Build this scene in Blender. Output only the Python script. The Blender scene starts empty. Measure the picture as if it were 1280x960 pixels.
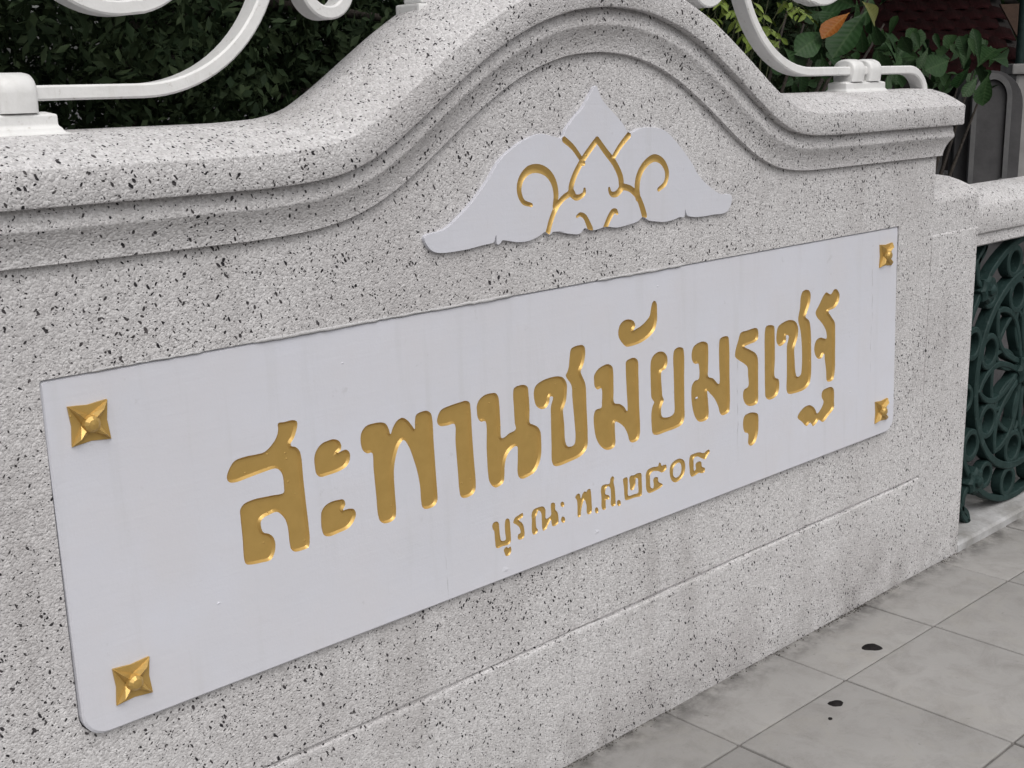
import bpy, bmesh, math, random
import numpy as np
from mathutils import Vector, Matrix
from mathutils.geometry import delaunay_2d_cdt

random.seed(7)
RNG = np.random.default_rng(7)
SC = bpy.context.scene
COL = SC.collection
R = math.radians

# ------------------------------------------------------------------ camera
CAM = {"right": [0.729205, -0.683874, -0.02401], "up": [0.178567, 0.156298, 0.971434], "back": [-0.660586, -0.712662, 0.23609], "lens": 43.4288}

cd = bpy.data.cameras.new('camera')
cam = bpy.data.objects.new('camera', cd)
COL.objects.link(cam)
cd.sensor_width = 36.0
cd.lens = CAM['lens']
cd.clip_start = 0.02
cd.clip_end = 800.0
r_, u_, b_ = (Vector(CAM[k]).normalized() for k in ('right', 'up', 'back'))
cam.matrix_world = Matrix(((r_.x, u_.x, b_.x, 0.0), (r_.y, u_.y, b_.y, -1.6), (r_.z, u_.z, b_.z, 1.36), (0, 0, 0, 1)))
SC.camera = cam
cam_loc = Vector((0.0, -1.6, 1.36))

# ------------------------------------------------------------------ sky and sun (overcast)
SUN_EL, SUN_AZ = 54.0, 198.0       # azimuth clockwise from +Y
w = bpy.data.worlds.new('World')
SC.world = w
w.use_nodes = True
wn = w.node_tree
wn.nodes.clear()
sky = wn.nodes.new('ShaderNodeTexSky')
sky.sky_type = 'NISHITA'
sky.sun_disc = False
sky.sun_elevation = R(SUN_EL)
sky.sun_rotation = R(SUN_AZ)
sky.air_density = 1.2
sky.dust_density = 6.0
sky.ozone_density = 1.0
hsv = wn.nodes.new('ShaderNodeHueSaturation')
hsv.inputs['Saturation'].default_value = 0.22
bg = wn.nodes.new('ShaderNodeBackground')
bg.inputs['Strength'].default_value = 0.114
out = wn.nodes.new('ShaderNodeOutputWorld')
wn.links.new(sky.outputs[0], hsv.inputs['Color'])
wn.links.new(hsv.outputs[0], bg.inputs[0])
wn.links.new(bg.outputs[0], out.inputs[0])

sl = bpy.data.lights.new('sun', 'SUN')
sl.energy = 1.27
sl.angle = R(75)
sl.color = (1.0, 0.975, 0.95)
sun = bpy.data.objects.new('sun', sl)
COL.objects.link(sun)
sd = Vector((math.sin(R(SUN_AZ)) * math.cos(R(SUN_EL)), math.cos(R(SUN_AZ)) * math.cos(R(SUN_EL)), math.sin(R(SUN_EL))))
sun.rotation_euler = sd.to_track_quat('Z', 'Y').to_euler()
sun.location = (0, -6, 12)

SC.view_settings.view_transform = 'Standard'
SC.view_settings.look = 'None'
SC.view_settings.exposure = 0.0
SC.view_settings.gamma = 1.0
SC.view_settings.use_curve_mapping = False
SC.render.engine = 'CYCLES'
SC.cycles.max_bounces = 6

# ------------------------------------------------------------------ node helpers
class NT:
    def __init__(self, name):
        self.m = bpy.data.materials.new(name)
        self.m.use_nodes = True
        self.t = self.m.node_tree
        self.t.nodes.clear()
        self.out = self.t.nodes.new('ShaderNodeOutputMaterial')
        self.b = self.t.nodes.new('ShaderNodeBsdfPrincipled')
        self.t.links.new(self.b.outputs[0], self.out.inputs[0])
        self.tc = self.t.nodes.new('ShaderNodeTexCoord').outputs['Object']
    def put(self, sock, v):
        if isinstance(v, bpy.types.NodeSocket):
            self.t.links.new(v, sock)
        elif isinstance(v, tuple) and len(v) == 3 and sock.type == 'RGBA':
            sock.default_value = (*v, 1.0)
        else:
            sock.default_value = v
    def n(self, kind, ins=None, **props):
        nd = self.t.nodes.new('ShaderNode' + kind)
        for k, v in props.items():
            setattr(nd, k, v)
        for k, v in (ins or {}).items():
            self.put(nd.inputs[k], v)
        return nd
    def noise(self, scale, vec=None, detail=2.0, rough=0.5, dist=0.0):
        return self.n('TexNoise', {'Vector': vec or self.tc, 'Scale': scale, 'Detail': detail, 'Roughness': rough, 'Distortion': dist}).outputs[0]
    def mapping(self, scale=(1, 1, 1), rot=(0, 0, 0), loc=(0, 0, 0), vec=None):
        return self.n('Mapping', {'Vector': vec or self.tc, 'Scale': scale, 'Rotation': rot, 'Location': loc}).outputs[0]
    def ramp(self, v, a, b, lo=0.0, hi=1.0):
        return self.n('MapRange', {'Value': v, 'From Min': a, 'From Max': b, 'To Min': lo, 'To Max': hi}).outputs[0]
    def math(self, op, a, b=0.0, clamp=False):
        return self.n('Math', {0: a, 1: b}, operation=op, use_clamp=clamp).outputs[0]
    def mix(self, f, a, b, blend='MIX'):
        nd = self.n('Mix', None, data_type='RGBA', blend_type=blend)
        self.put(nd.inputs[0], f)
        self.put(nd.inputs[6], a)
        self.put(nd.inputs[7], b)
        return nd.outputs[2]
    def bump(self, h, dist, strength=1.0, normal=None):
        ins = {'Height': h, 'Distance': dist, 'Strength': strength}
        if normal is not None:
            ins['Normal'] = normal
        return self.n('Bump', ins).outputs[0]
    def set(self, **kw):
        for k, v in kw.items():
            self.put(self.b.inputs[k.replace('_', ' ')], v)
        return self.m

def terrazzo():
    t = NT('terrazzo')
    warp = t.n('TexNoise', {'Vector': t.tc, 'Scale': 90.0, 'Detail': 1.0})
    wv = t.n('VectorMath', {0: warp.outputs['Color'], 1: (0.5, 0.5, 0.5)}, operation='SUBTRACT').outputs[0]
    wv = t.n('VectorMath', {0: wv, 'Scale': 0.006}, operation='SCALE').outputs[0]
    p = t.n('VectorMath', {0: t.tc, 1: wv}, operation='ADD').outputs[0]
    masks = []
    dens = t.ramp(t.noise(7.0, None, 3.0, 0.6), 0.3, 0.7, 0.72, 1.16)
    for sc, rot, st, lo, rad, loc in ((72, (0.3, 0.5, 0.2), 2.1, .70, .37, (0, 0, 0)), (88, (0.2, -0.75, 0.6), 2.4, .66, .36, (3.1, 1.7, 0.4)),
                                      (125, (0.9, 0.2, 1.1), 1.8, .62, .34, (1.3, 5.2, 2.0)), (185, (0.1, 1.35, 0.3), 1.8, .58, .33, (7.3, 2.2, 5.0))):
        mv = t.mapping((1, 1, 1), rot, loc, p)
        mv = t.mapping((st, 1.25, 1), (0, 0, 0), (0, 0, 0), mv)
        v = t.n('TexVoronoi', {'Vector': mv, 'Scale': float(sc), 'Randomness': 1.0}, feature='F1')
        rnd = t.n('SeparateColor', {0: v.outputs['Color']}).outputs[0]
        thr = t.ramp(rnd, lo, 1.0, 0.0, rad)
        thr = t.math('MULTIPLY', thr, t.math('GREATER_THAN', rnd, lo))
        thr = t.math('MULTIPLY', thr, dens)
        d = t.math('SUBTRACT', thr, v.outputs['Distance'])
        masks.append(t.ramp(d, -0.02, 0.05))
    fl = masks[0]
    for m_ in masks[1:]:
        fl = t.math('MAXIMUM', fl, m_)
    grain = t.n('TexVoronoi', {'Vector': p, 'Scale': 260.0}, feature='F1')
    gcol = t.n('SeparateColor', {0: grain.outputs['Color']}).outputs[1]
    fine = t.noise(420.0, None, 2.0, 0.6)
    patch = t.noise(3.2, None, 5.0, 0.62)
    streak = t.noise(1.0, t.mapping((9, 9, 1.3)), 5.0, 0.65)
    base = t.mix(t.ramp(gcol, 0.0, 1.0), (0.44, 0.43, 0.434), (0.655, 0.645, 0.65))
    base = t.mix(t.ramp(fine, 0.61, 0.76), base, (0.27, 0.255, 0.255))
    base = t.mix(t.ramp(patch, 0.45, 0.75, 0.0, 0.5), base, (0.36, 0.342, 0.342), 'MIX')
    base = t.mix(t.ramp(streak, 0.54, 0.78, 0.0, 0.40), base, (0.28, 0.262, 0.255), 'MIX')
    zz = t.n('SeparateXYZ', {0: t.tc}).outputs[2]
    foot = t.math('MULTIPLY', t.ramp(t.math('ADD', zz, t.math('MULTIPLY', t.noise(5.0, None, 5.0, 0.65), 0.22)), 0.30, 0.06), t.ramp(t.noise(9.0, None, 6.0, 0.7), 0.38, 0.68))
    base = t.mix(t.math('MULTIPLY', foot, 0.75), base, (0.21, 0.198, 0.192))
    fcol = t.mix(t.ramp(t.noise(60.0), 0.4, 0.62), (0.018, 0.017, 0.020), (0.075, 0.068, 0.07))
    col = t.mix(fl, base, fcol)
    h = t.math('ADD', t.math('MULTIPLY', t.math('SUBTRACT', 1.0, grain.outputs['Distance']), 0.8), t.math('MULTIPLY', fine, 0.7))
    h = t.math('SUBTRACT', h, t.math('MULTIPLY', fl, 0.6))
    nrm = t.bump(h, 0.0020, 0.85)
    nrm = t.bump(t.noise(14.0, None, 3.0), 0.004, 0.5, nrm)
    return t.set(Base_Color=col, Roughness=0.82, Normal=nrm, Specular_IOR_Level=0.25)

def plate_paint():
    t = NT('plate_paint')
    big = t.noise(2.2, None, 4.0, 0.6)
    brush = t.noise(1.0, t.mapping((9, 30, 130)), 3.0, 0.6)
    vert = t.noise(1.0, t.mapping((26, 30, 2.0)), 4.0, 0.6)
    c = t.mix(t.ramp(big, 0.35, 0.7), (0.592, 0.602, 0.662), (0.558, 0.566, 0.615))
    c = t.mix(t.ramp(t.noise(7.0, None, 5.0, 0.6), 0.38, 0.66, 0.0, 0.8), c, (0.575, 0.573, 0.612))
    c = t.mix(t.ramp(vert, 0.55, 0.78, 0.0, 0.36), c, (0.47, 0.475, 0.49))
    c = t.mix(t.ramp(brush, 0.55, 0.8, 0.0, 0.12), c, (0.63, 0.64, 0.70))
    spots = t.noise(38.0, None, 3.0, 0.55)
    c = t.mix(t.ramp(spots, 0.70, 0.76, 0.0, 0.35), c, (0.42, 0.42, 0.44))
    h = t.math('ADD', t.math('MULTIPLY', brush, 0.28), t.math('MULTIPLY', t.noise(7.0, None, 4.0), 1.6))
    h = t.math('ADD', h, t.math('MULTIPLY', t.noise(55.0, None, 4.0), 0.3))
    xyz = t.n('SeparateXYZ', {0: t.tc})
    wob = t.noise(14.0, None, 4.0, 0.6)
    for x0, z0, z1 in ((2.165 - 1.72, 0.55, 0.80), (2.712 - 1.72, 0.62, 0.94), (1.31 - 1.72, 0.46, 0.56)):
        dx = t.math('ABSOLUTE', t.math('SUBTRACT', xyz.outputs[0], t.math('ADD', t.math('MULTIPLY', t.math('SUBTRACT', wob, 0.5), 0.022), x0)))
        m_ = t.math('MULTIPLY', t.ramp(dx, 0.0004, 0.0016, 1.0, 0.0), t.math('MULTIPLY', t.ramp(xyz.outputs[2], z0, z0 + 0.05), t.ramp(xyz.outputs[2], z1 - 0.05, z1, 1.0, 0.0)))
        m_ = t.math('MULTIPLY', m_, t.ramp(t.noise(30.0), 0.42, 0.6))
        c = t.mix(t.math('MULTIPLY', m_, 0.6), c, (0.28, 0.28, 0.29))
    h = t.math('ADD', h, t.math('MULTIPLY', t.noise(260.0), 0.15))
    return t.set(Base_Color=c, Roughness=0.48, Normal=t.bump(h, 0.0016, 0.55))

def white_iron():
    t = NT('white_iron_paint')
    c = t.mix(t.ramp(t.noise(9.0, None, 5.0, 0.65), 0.35, 0.7), (0.72, 0.72, 0.715), (0.62, 0.62, 0.615))
    c = t.mix(t.ramp(t.noise(70.0, None, 4.0, 0.6), 0.63, 0.72, 0.0, 0.55), c, (0.36, 0.33, 0.29))
    c = t.mix(t.ramp(t.noise(1.0, t.mapping((40, 40, 5)), 4.0, 0.6), 0.58, 0.75, 0.0, 0.35), c, (0.50, 0.49, 0.46))
    n = t.bump(t.noise(45.0, None, 4.0, 0.6), 0.0025, 0.55)
    return t.set(Base_Color=c, Roughness=0.42, Normal=n)

def gold():
    t = NT('gold_paint')
    c = t.mix(t.ramp(t.noise(45.0, None, 3.0), 0.35, 0.7), (0.545, 0.355, 0.112), (0.505, 0.328, 0.10))
    h = t.math('ADD', t.math('MULTIPLY', t.noise(120.0, None, 2.0), 0.4), t.math('MULTIPLY', t.noise(480.0), 0.3))
    pits = t.n('TexVoronoi', {'Vector': t.tc, 'Scale': 95.0}, feature='F1')
    pr = t.n('SeparateColor', {0: pits.outputs['Color']}).outputs[0]
    pm = t.math('MULTIPLY', t.math('GREATER_THAN', pr, 0.80), t.ramp(pits.outputs['Distance'], 0.05, 0.20, 1.0, 0.0))
    h = t.math('ADD', h, t.math('MULTIPLY', pm, 2.2))
    return t.set(Base_Color=c, Metallic=0.5, Roughness=t.ramp(t.noise(90.0), 0.3, 0.7, 0.34, 0.43), Normal=t.bump(h, 0.0007, 0.5))

def green_iron():
    t = NT('green_iron_paint')
    c = t.mix(t.ramp(t.noise(24.0, None, 4.0), 0.35, 0.7), (0.011, 0.027, 0.025), (0.018, 0.039, 0.037))
    c = t.mix(t.ramp(t.noise(60.0, None, 4.0), 0.62, 0.74, 0.0, 0.5), c, (0.06, 0.085, 0.085))
    return t.set(Base_Color=c, Roughness=0.62, Specular_IOR_Level=0.22, Normal=t.bump(t.noise(90.0, None, 3.0), 0.002, 0.5))

def paving():
    t = NT('concrete_paving')
    g = t.n('NewGeometry').outputs['Position']
    oi = t.n('ObjectInfo').outputs['Random']
    big = t.noise(2.6, g, 6.0, 0.66)
    mid = t.noise(11.0, g, 6.0, 0.7, 0.6)
    fine = t.noise(240.0, g, 2.0, 0.6)
    c = t.mix(t.ramp(big, 0.32, 0.68), (0.248, 0.240, 0.230), (0.305, 0.297, 0.287))
    c = t.mix(t.ramp(mid, 0.46, 0.72, 0.0, 0.6), c, (0.170, 0.160, 0.150))
    c = t.mix(t.ramp(t.noise(4.3, g, 6.0, 0.7, 1.2), 0.52, 0.72, 0.0, 0.5), c, (0.30, 0.285, 0.255))
    c = t.mix(t.ramp(t.noise(5.1, t.mapping((1, 1, 1), (0, 0, 0.5), (4.0, 2.0, 0.0), g), 7.0, 0.75, 0.8), 0.56, 0.70, 0.0, 0.38), c, (0.15, 0.14, 0.13))
    c = t.mix(t.ramp(fine, 0.3, 0.7, 0.0, 0.35), c, (0.30, 0.295, 0.292))
    c = t.mix(t.ramp(t.noise(34.0, g, 4.0, 0.7), 0.66, 0.75, 0.0, 0.5), c, (0.09, 0.085, 0.08))
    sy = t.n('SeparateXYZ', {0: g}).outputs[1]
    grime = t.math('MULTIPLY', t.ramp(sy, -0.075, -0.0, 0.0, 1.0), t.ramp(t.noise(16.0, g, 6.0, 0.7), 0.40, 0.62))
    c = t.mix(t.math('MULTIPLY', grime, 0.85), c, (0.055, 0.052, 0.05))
    tint = t.n('HueSaturation', {'Color': c, 'Value': t.ramp(oi, 0, 1, 0.93, 1.07)}).outputs[0]
    h = t.math('ADD', t.math('MULTIPLY', fine, 0.5), t.math('MULTIPLY', t.noise(60.0, g, 4.0), 0.7))
    return t.set(Base_Color=tint, Roughness=0.8, Normal=t.bump(h, 0.0016, 0.55), Specular_IOR_Level=0.3)

def plain(name, c1, c2, scale, rough=0.85, bump=0.004, bscale=None, **kw):
    t = NT(name)
    c = t.mix(t.ramp(t.noise(scale, None, 5.0, 0.65), 0.34, 0.68), c1, c2)
    n = t.bump(t.noise(bscale or scale * 6, None, 4.0), bump, 0.5)
    return t.set(Base_Color=c, Roughness=rough, Normal=n, **kw)

def leaf_mat(name, c1, c2, rough=0.45):
    t = NT(name)
    g = t.n('NewGeometry')
    r = g.outputs['Random Per Island']
    c = t.mix(r, c1, c2)
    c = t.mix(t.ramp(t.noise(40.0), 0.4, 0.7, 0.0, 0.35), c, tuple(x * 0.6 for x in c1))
    t.set(Base_Color=c, Roughness=rough, Specular_IOR_Level=0.15)
    tr = t.n('BsdfTranslucent', {'Color': c})
    mx = t.n('MixShader', {0: 0.22})
    t.t.links.new(t.b.outputs[0], mx.inputs[1])
    t.t.links.new(tr.outputs[0], mx.inputs[2])
    t.t.links.new(mx.outputs[0], t.out.inputs[0])
    return t.m

def big_leaf(name, c1, c2, vein):
    t = NT(name)
    oi = t.n('ObjectInfo').outputs['Random']
    c = t.mix(oi, c1, c2)
    s = t.n('SeparateXYZ', {0: t.tc})
    ax = t.math('ABSOLUTE', s.outputs[0])
    # herring-bone veins and midrib
    wv = t.math('SINE', t.math('MULTIPLY', t.math('SUBTRACT', s.outputs[1], t.math('MULTIPLY', ax, 0.7)), 62.0))
    v = t.math('MAXIMUM', t.ramp(wv, 0.95, 1.0, 0.0, 0.28), t.ramp(ax, 0.012, 0.026, 1.0, 0.0))
    c = t.mix(t.ramp(t.noise(9.0, None, 4.0), 0.4, 0.7, 0.0, 0.6), c, tuple(x * 0.65 for x in c1))
    c = t.mix(t.math('MULTIPLY', v, 0.55), c, vein)
    return t.set(Base_Color=c, Roughness=0.55, Specular_IOR_Level=0.22, Normal=t.bump(wv, 0.006, 0.15))

M = dict(
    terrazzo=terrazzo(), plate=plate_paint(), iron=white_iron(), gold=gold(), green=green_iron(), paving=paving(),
    joint=plain('joint_mortar', (0.11, 0.105, 0.10), (0.17, 0.16, 0.15), 30.0),
    curb=plain('weathered_curb', (0.44, 0.44, 0.45), (0.22, 0.215, 0.205), 7.0, bump=0.004, bscale=90.0),
    ground=plain('asphalt', (0.050, 0.047, 0.050), (0.080, 0.076, 0.080), 3.0, bump=0.006, bscale=120.0),
    gum=plain('old_gum', (0.010, 0.009, 0.009), (0.022, 0.020, 0.020), 60.0, rough=0.9, bump=0.002, Specular_IOR_Level=0.1),
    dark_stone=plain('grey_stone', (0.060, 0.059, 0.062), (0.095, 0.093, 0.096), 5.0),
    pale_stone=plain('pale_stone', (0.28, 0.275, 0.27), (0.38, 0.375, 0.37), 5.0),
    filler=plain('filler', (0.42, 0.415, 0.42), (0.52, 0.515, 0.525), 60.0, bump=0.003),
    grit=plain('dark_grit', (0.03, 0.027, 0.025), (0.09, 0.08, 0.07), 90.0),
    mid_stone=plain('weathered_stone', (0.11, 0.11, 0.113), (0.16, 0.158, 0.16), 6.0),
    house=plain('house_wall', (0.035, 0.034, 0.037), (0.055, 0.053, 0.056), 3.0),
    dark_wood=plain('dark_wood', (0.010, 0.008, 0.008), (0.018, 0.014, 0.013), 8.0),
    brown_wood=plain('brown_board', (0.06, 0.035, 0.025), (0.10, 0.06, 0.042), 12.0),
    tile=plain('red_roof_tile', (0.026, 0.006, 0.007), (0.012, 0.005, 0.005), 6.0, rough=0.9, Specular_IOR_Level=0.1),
    bark=plain('bark', (0.022, 0.017, 0.014), (0.042, 0.034, 0.027), 14.0, bump=0.02, bscale=40.0),
    twig=plain('green_twig', (0.05, 0.055, 0.025), (0.08, 0.085, 0.04), 30.0),
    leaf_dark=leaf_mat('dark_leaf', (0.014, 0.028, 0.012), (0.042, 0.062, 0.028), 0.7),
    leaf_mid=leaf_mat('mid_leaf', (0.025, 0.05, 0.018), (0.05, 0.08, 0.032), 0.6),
    leaf_bright=big_leaf('young_leaf', (0.10, 0.15, 0.022), (0.16, 0.21, 0.04), (0.18, 0.23, 0.07)),
    leaf_big=big_leaf('broad_leaf', (0.014, 0.042, 0.012), (0.030, 0.066, 0.022), (0.045, 0.08, 0.033)),
    leaf_old=big_leaf('orange_leaf', (0.20, 0.066, 0.010), (0.25, 0.085, 0.014), (0.22, 0.11, 0.03)),
    leaf_pale=big_leaf('fading_leaf', (0.12, 0.13, 0.035), (0.16, 0.16, 0.05), (0.19, 0.19, 0.08)),
)

# ------------------------------------------------------------------ object helpers
def origin(o):
    v = Vector((0, 0, 0))
    while o is not None:
        v += o.location
        o = o.parent
    return v

def mesh(name, verts, faces, mat, parent=None, smooth=False, local=False):
    me = bpy.data.meshes.new(name)
    off = origin(parent) if (parent is not None and not local) else Vector((0, 0, 0))
    me.from_pydata([(v[0] - off.x, v[1] - off.y, v[2] - off.z) for v in verts], [], faces)
    me.update()
    if smooth:
        me.polygons.foreach_set('use_smooth', [True] * len(me.polygons))
    me.materials.append(M[mat])
    o = bpy.data.objects.new(name, me)
    COL.objects.link(o)
    if parent is not None:
        o.parent = parent
    return o

def smooth_angle(o, deg=35):
    """smooth shading with edges sharper than deg kept crisp"""
    me = o.data
    bm = bmesh.new()
    bm.from_mesh(me)
    lim = R(deg)
    for f in bm.faces:
        f.smooth = True
    for e in bm.edges:
        e.smooth = len(e.link_faces) == 2 and e.calc_face_angle(0.0) < lim
    bm.to_mesh(me)
    bm.free()
    return o

def tag(o, label=None, cat=None, group=None, kind=None):
    if label: o['label'] = label
    if cat: o['category'] = cat
    if group: o['group'] = group
    if kind: o['kind'] = kind
    return o

def thing(name, loc, label, cat, group=None, rz=0.0):
    o = bpy.data.objects.new(name, None)
    COL.objects.link(o)
    o.location = loc
    o.rotation_euler.z = rz
    o.empty_display_size = 0.1
    return tag(o, label, cat, group, 'thing')

def join(*parts):
    V, F = [], []
    for v, f in parts:
        k = len(V)
        V += [tuple(p) for p in v]
        F += [tuple(i + k for i in q) for q in f]
    return V, F

def box(x0, x1, y0, y1, z0, z1, bev=0.0, seg=2):
    bm = bmesh.new()
    bmesh.ops.create_cube(bm, size=1.0)
    for v in bm.verts:
        v.co = Vector(((x0 + x1) / 2 + v.co.x * (x1 - x0), (y0 + y1) / 2 + v.co.y * (y1 - y0), (z0 + z1) / 2 + v.co.z * (z1 - z0)))
    if bev > 0:
        bmesh.ops.bevel(bm, geom=bm.edges[:], offset=bev, segments=seg, profile=0.6, affect='EDGES')
    V = [tuple(v.co) for v in bm.verts]
    bm.verts.index_update()
    F = [tuple(v.index for v in f.verts) for f in bm.faces]
    bm.free()
    return V, F

def prism(poly, x0, x1):
    """poly: list of (y,z), extruded along x"""
    n = len(poly)
    V = [(x0, y, z) for y, z in poly] + [(x1, y, z) for y, z in poly]
    F = [(i, (i + 1) % n, n + (i + 1) % n, n + i) for i in range(n)]
    F += [tuple(range(n - 1, -1, -1)), tuple(range(n, 2 * n))]
    return V, F

def fix(o):
    bm = bmesh.new()
    bm.from_mesh(o.data)
    bmesh.ops.recalc_face_normals(bm, faces=bm.faces[:])
    bm.to_mesh(o.data)
    bm.free()
    return o

def bar(path, y0, y1, th, closed=False, ch=0.003):
    """flat iron bar: path of (x,z); rectangular chamfered section, y0..y1 deep, th thick"""
    n = len(path)
    P = np.array(path, float)
    V, F = [], []
    ths = th if hasattr(th, '__len__') else [th] * n
    for i in range(n):
        a = P[(i - 1) % n] if (closed or i > 0) else P[i]
        b = P[(i + 1) % n] if (closed or i < n - 1) else P[i]
        t = (b - a) / (np.linalg.norm(b - a) + 1e-12)
        nn = np.array((-t[1], t[0]))
        h = ths[i] / 2
        c = min(ch, h * 0.8)
        for s, y in ((h - c, y0), (h, y0 + c), (h, y1 - c), (h - c, y1), (-h + c, y1), (-h, y1 - c), (-h, y0 + c), (-h + c, y0)):
            q = P[i] + nn * s
            V.append((q[0], y, q[1]))
    m = n if closed else n - 1
    for i in range(m):
        j = (i + 1) % n
        for k in range(8):
            l = (k + 1) % 8
            F.append((i * 8 + k, j * 8 + k, j * 8 + l, i * 8 + l))
    if not closed:
        F.append(tuple(range(7, -1, -1)))
        F.append(tuple((n - 1) * 8 + k for k in range(8)))
    return V, F

def arc(cx, cz, r, a0, a1, n=24, r1=None):
    r1 = r if r1 is None else r1
    return [(cx + (r + (r1 - r) * i / n) * math.cos(R(a0 + (a1 - a0) * i / n)), cz + (r + (r1 - r) * i / n) * math.sin(R(a0 + (a1 - a0) * i / n))) for i in range(n + 1)]

def lathe(cx, cy, prof, n=20):
    """prof list (r,z) about vertical axis"""
    V, F = [], []
    for r, z in prof:
        for k in range(n):
            V.append((cx + r * math.cos(2 * math.pi * k / n), cy + r * math.sin(2 * math.pi * k / n), z))
    for i in range(len(prof) - 1):
        for k in range(n):
            l = (k + 1) % n
            F.append((i * n + k, i * n + l, (i + 1) * n + l, (i + 1) * n + k))
    F.append(tuple(range(n - 1, -1, -1)))
    F.append(tuple((len(prof) - 1) * n + k for k in range(n)))
    return V, F

def tube(p, r, n=7):
    V, F = [], []
    P = [Vector(q) for q in p]
    for i, q in enumerate(P):
        t = (P[min(i + 1, len(P) - 1)] - P[max(i - 1, 0)]).normalized()
        a = t.orthogonal().normalized() if i == 0 else (a - t * a.dot(t)).normalized()
        b = t.cross(a)
        rr = r[i] if hasattr(r, '__len__') else r
        for k in range(n):
            V.append(tuple(q + (a * math.cos(2 * math.pi * k / n) + b * math.sin(2 * math.pi * k / n)) * rr))
    for i in range(len(P) - 1):
        for k in range(n):
            l = (k + 1) % n
            F.append((i * n + k, i * n + l, (i + 1) * n + l, (i + 1) * n + k))
    F.append(tuple(range(n - 1, -1, -1)))
    F.append(tuple((len(P) - 1) * n + k for k in range(n)))
    return V, F

# 2-D tools ---------------------------------------------------------
def smooth_poly(pts, step, closed=True):
    """centripetal Catmull-Rom through the points, resampled to about step"""
    p = np.array(pts, float)
    n = len(p)
    out = []
    rng = range(n) if closed else range(n - 1)
    for i in rng:
        if closed:
            a, b, c, d = p[(i - 1) % n], p[i], p[(i + 1) % n], p[(i + 2) % n]
        else:
            b, c = p[i], p[i + 1]
            a = p[i - 1] if i > 0 else 2 * b - c
            d = p[i + 2] if i + 2 < n else 2 * c - b
        t0 = 0.0
        t1 = t0 + max(np.linalg.norm(b - a), 1e-9) ** 0.5
        t2 = t1 + max(np.linalg.norm(c - b), 1e-9) ** 0.5
        t3 = t2 + max(np.linalg.norm(d - c), 1e-9) ** 0.5
        k = max(1, int(round(np.linalg.norm(c - b) / step)))
        for q in range(k):
            t = t1 + (t2 - t1) * q / k
            A1 = (t1 - t) / (t1 - t0) * a + (t - t0) / (t1 - t0) * b
            A2 = (t2 - t) / (t2 - t1) * b + (t - t1) / (t2 - t1) * c
            A3 = (t3 - t) / (t3 - t2) * c + (t - t2) / (t3 - t2) * d
            B1 = (t2 - t) / (t2 - t0) * A1 + (t - t0) / (t2 - t0) * A2
            B2 = (t3 - t) / (t3 - t1) * A2 + (t - t1) / (t3 - t1) * A3
            out.append((t2 - t) / (t2 - t1) * B1 + (t - t1) / (t2 - t1) * B2)
    if not closed:
        out.append(p[-1])
    return np.array(out)

def pip(q, poly):
    """even-odd test of points q (N,2) in poly (M,2)"""
    q = np.asarray(q)
    x, y = q[:, 0][:, None], q[:, 1][:, None]
    a, b = poly, np.roll(poly, -1, axis=0)
    c = ((a[:, 1] > y) != (b[:, 1] > y))
    with np.errstate(divide='ignore', invalid='ignore'):
        xi = (b[:, 0] - a[:, 0]) * (y - a[:, 1]) / (b[:, 1] - a[:, 1] + 1e-300) + a[:, 0]
    return (np.sum(c & (x < xi), axis=1) % 2) == 1

def seg_dist(q, a, b):
    d = b - a
    L = np.sum(d * d, axis=1) + 1e-18
    t = np.clip(((q[:, None, :] - a) * d).sum(-1) / L, 0, 1)
    c = a + t[..., None] * d
    D = np.linalg.norm(q[:, None, :] - c, axis=-1)
    return D, t

def poly_dist(q, polys):
    r = np.full(len(q), 1e9)
    for p in polys:
        D, _ = seg_dist(q, p, np.roll(p, -1, axis=0))
        r = np.minimum(r, D.min(axis=1))
    return r

def cdt(polys, extra=()):
    vs, es = [], []
    for p in polys:
        k = len(vs)
        vs += [Vector((float(a), float(b))) for a, b in p]
        es += [(k + i, k + (i + 1) % len(p)) for i in range(len(p))]
    vs += [Vector((float(a), float(b))) for a, b in extra]
    v, e, f, *_ = delaunay_2d_cdt(vs, es, [], 0, 1e-6)
    return np.array([(a.x, a.y) for a in v]), [tuple(x) for x in f]

def centroids(v, f):
    return np.array([(v[a] + v[b] + v[c]) / 3 for a, b, c in f])

def offset_in(p, d):
    """points d inside a closed outline p"""
    a = np.roll(p, 1, axis=0); b = np.roll(p, -1, axis=0)
    t = b - a
    t /= (np.linalg.norm(t, axis=1)[:, None] + 1e-12)
    n = np.stack((-t[:, 1], t[:, 0]), 1)
    area = np.sum(p[:, 0] * b[:, 1] - b[:, 0] * p[:, 1])
    return p + n * d * (1 if area > 0 else -1)

def compact(v3, f):
    used = sorted({i for q in f for i in q})
    ix = {u: i for i, u in enumerate(used)}
    return [v3[u] for u in used], [tuple(ix[i] for i in q) for q in f]

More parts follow.
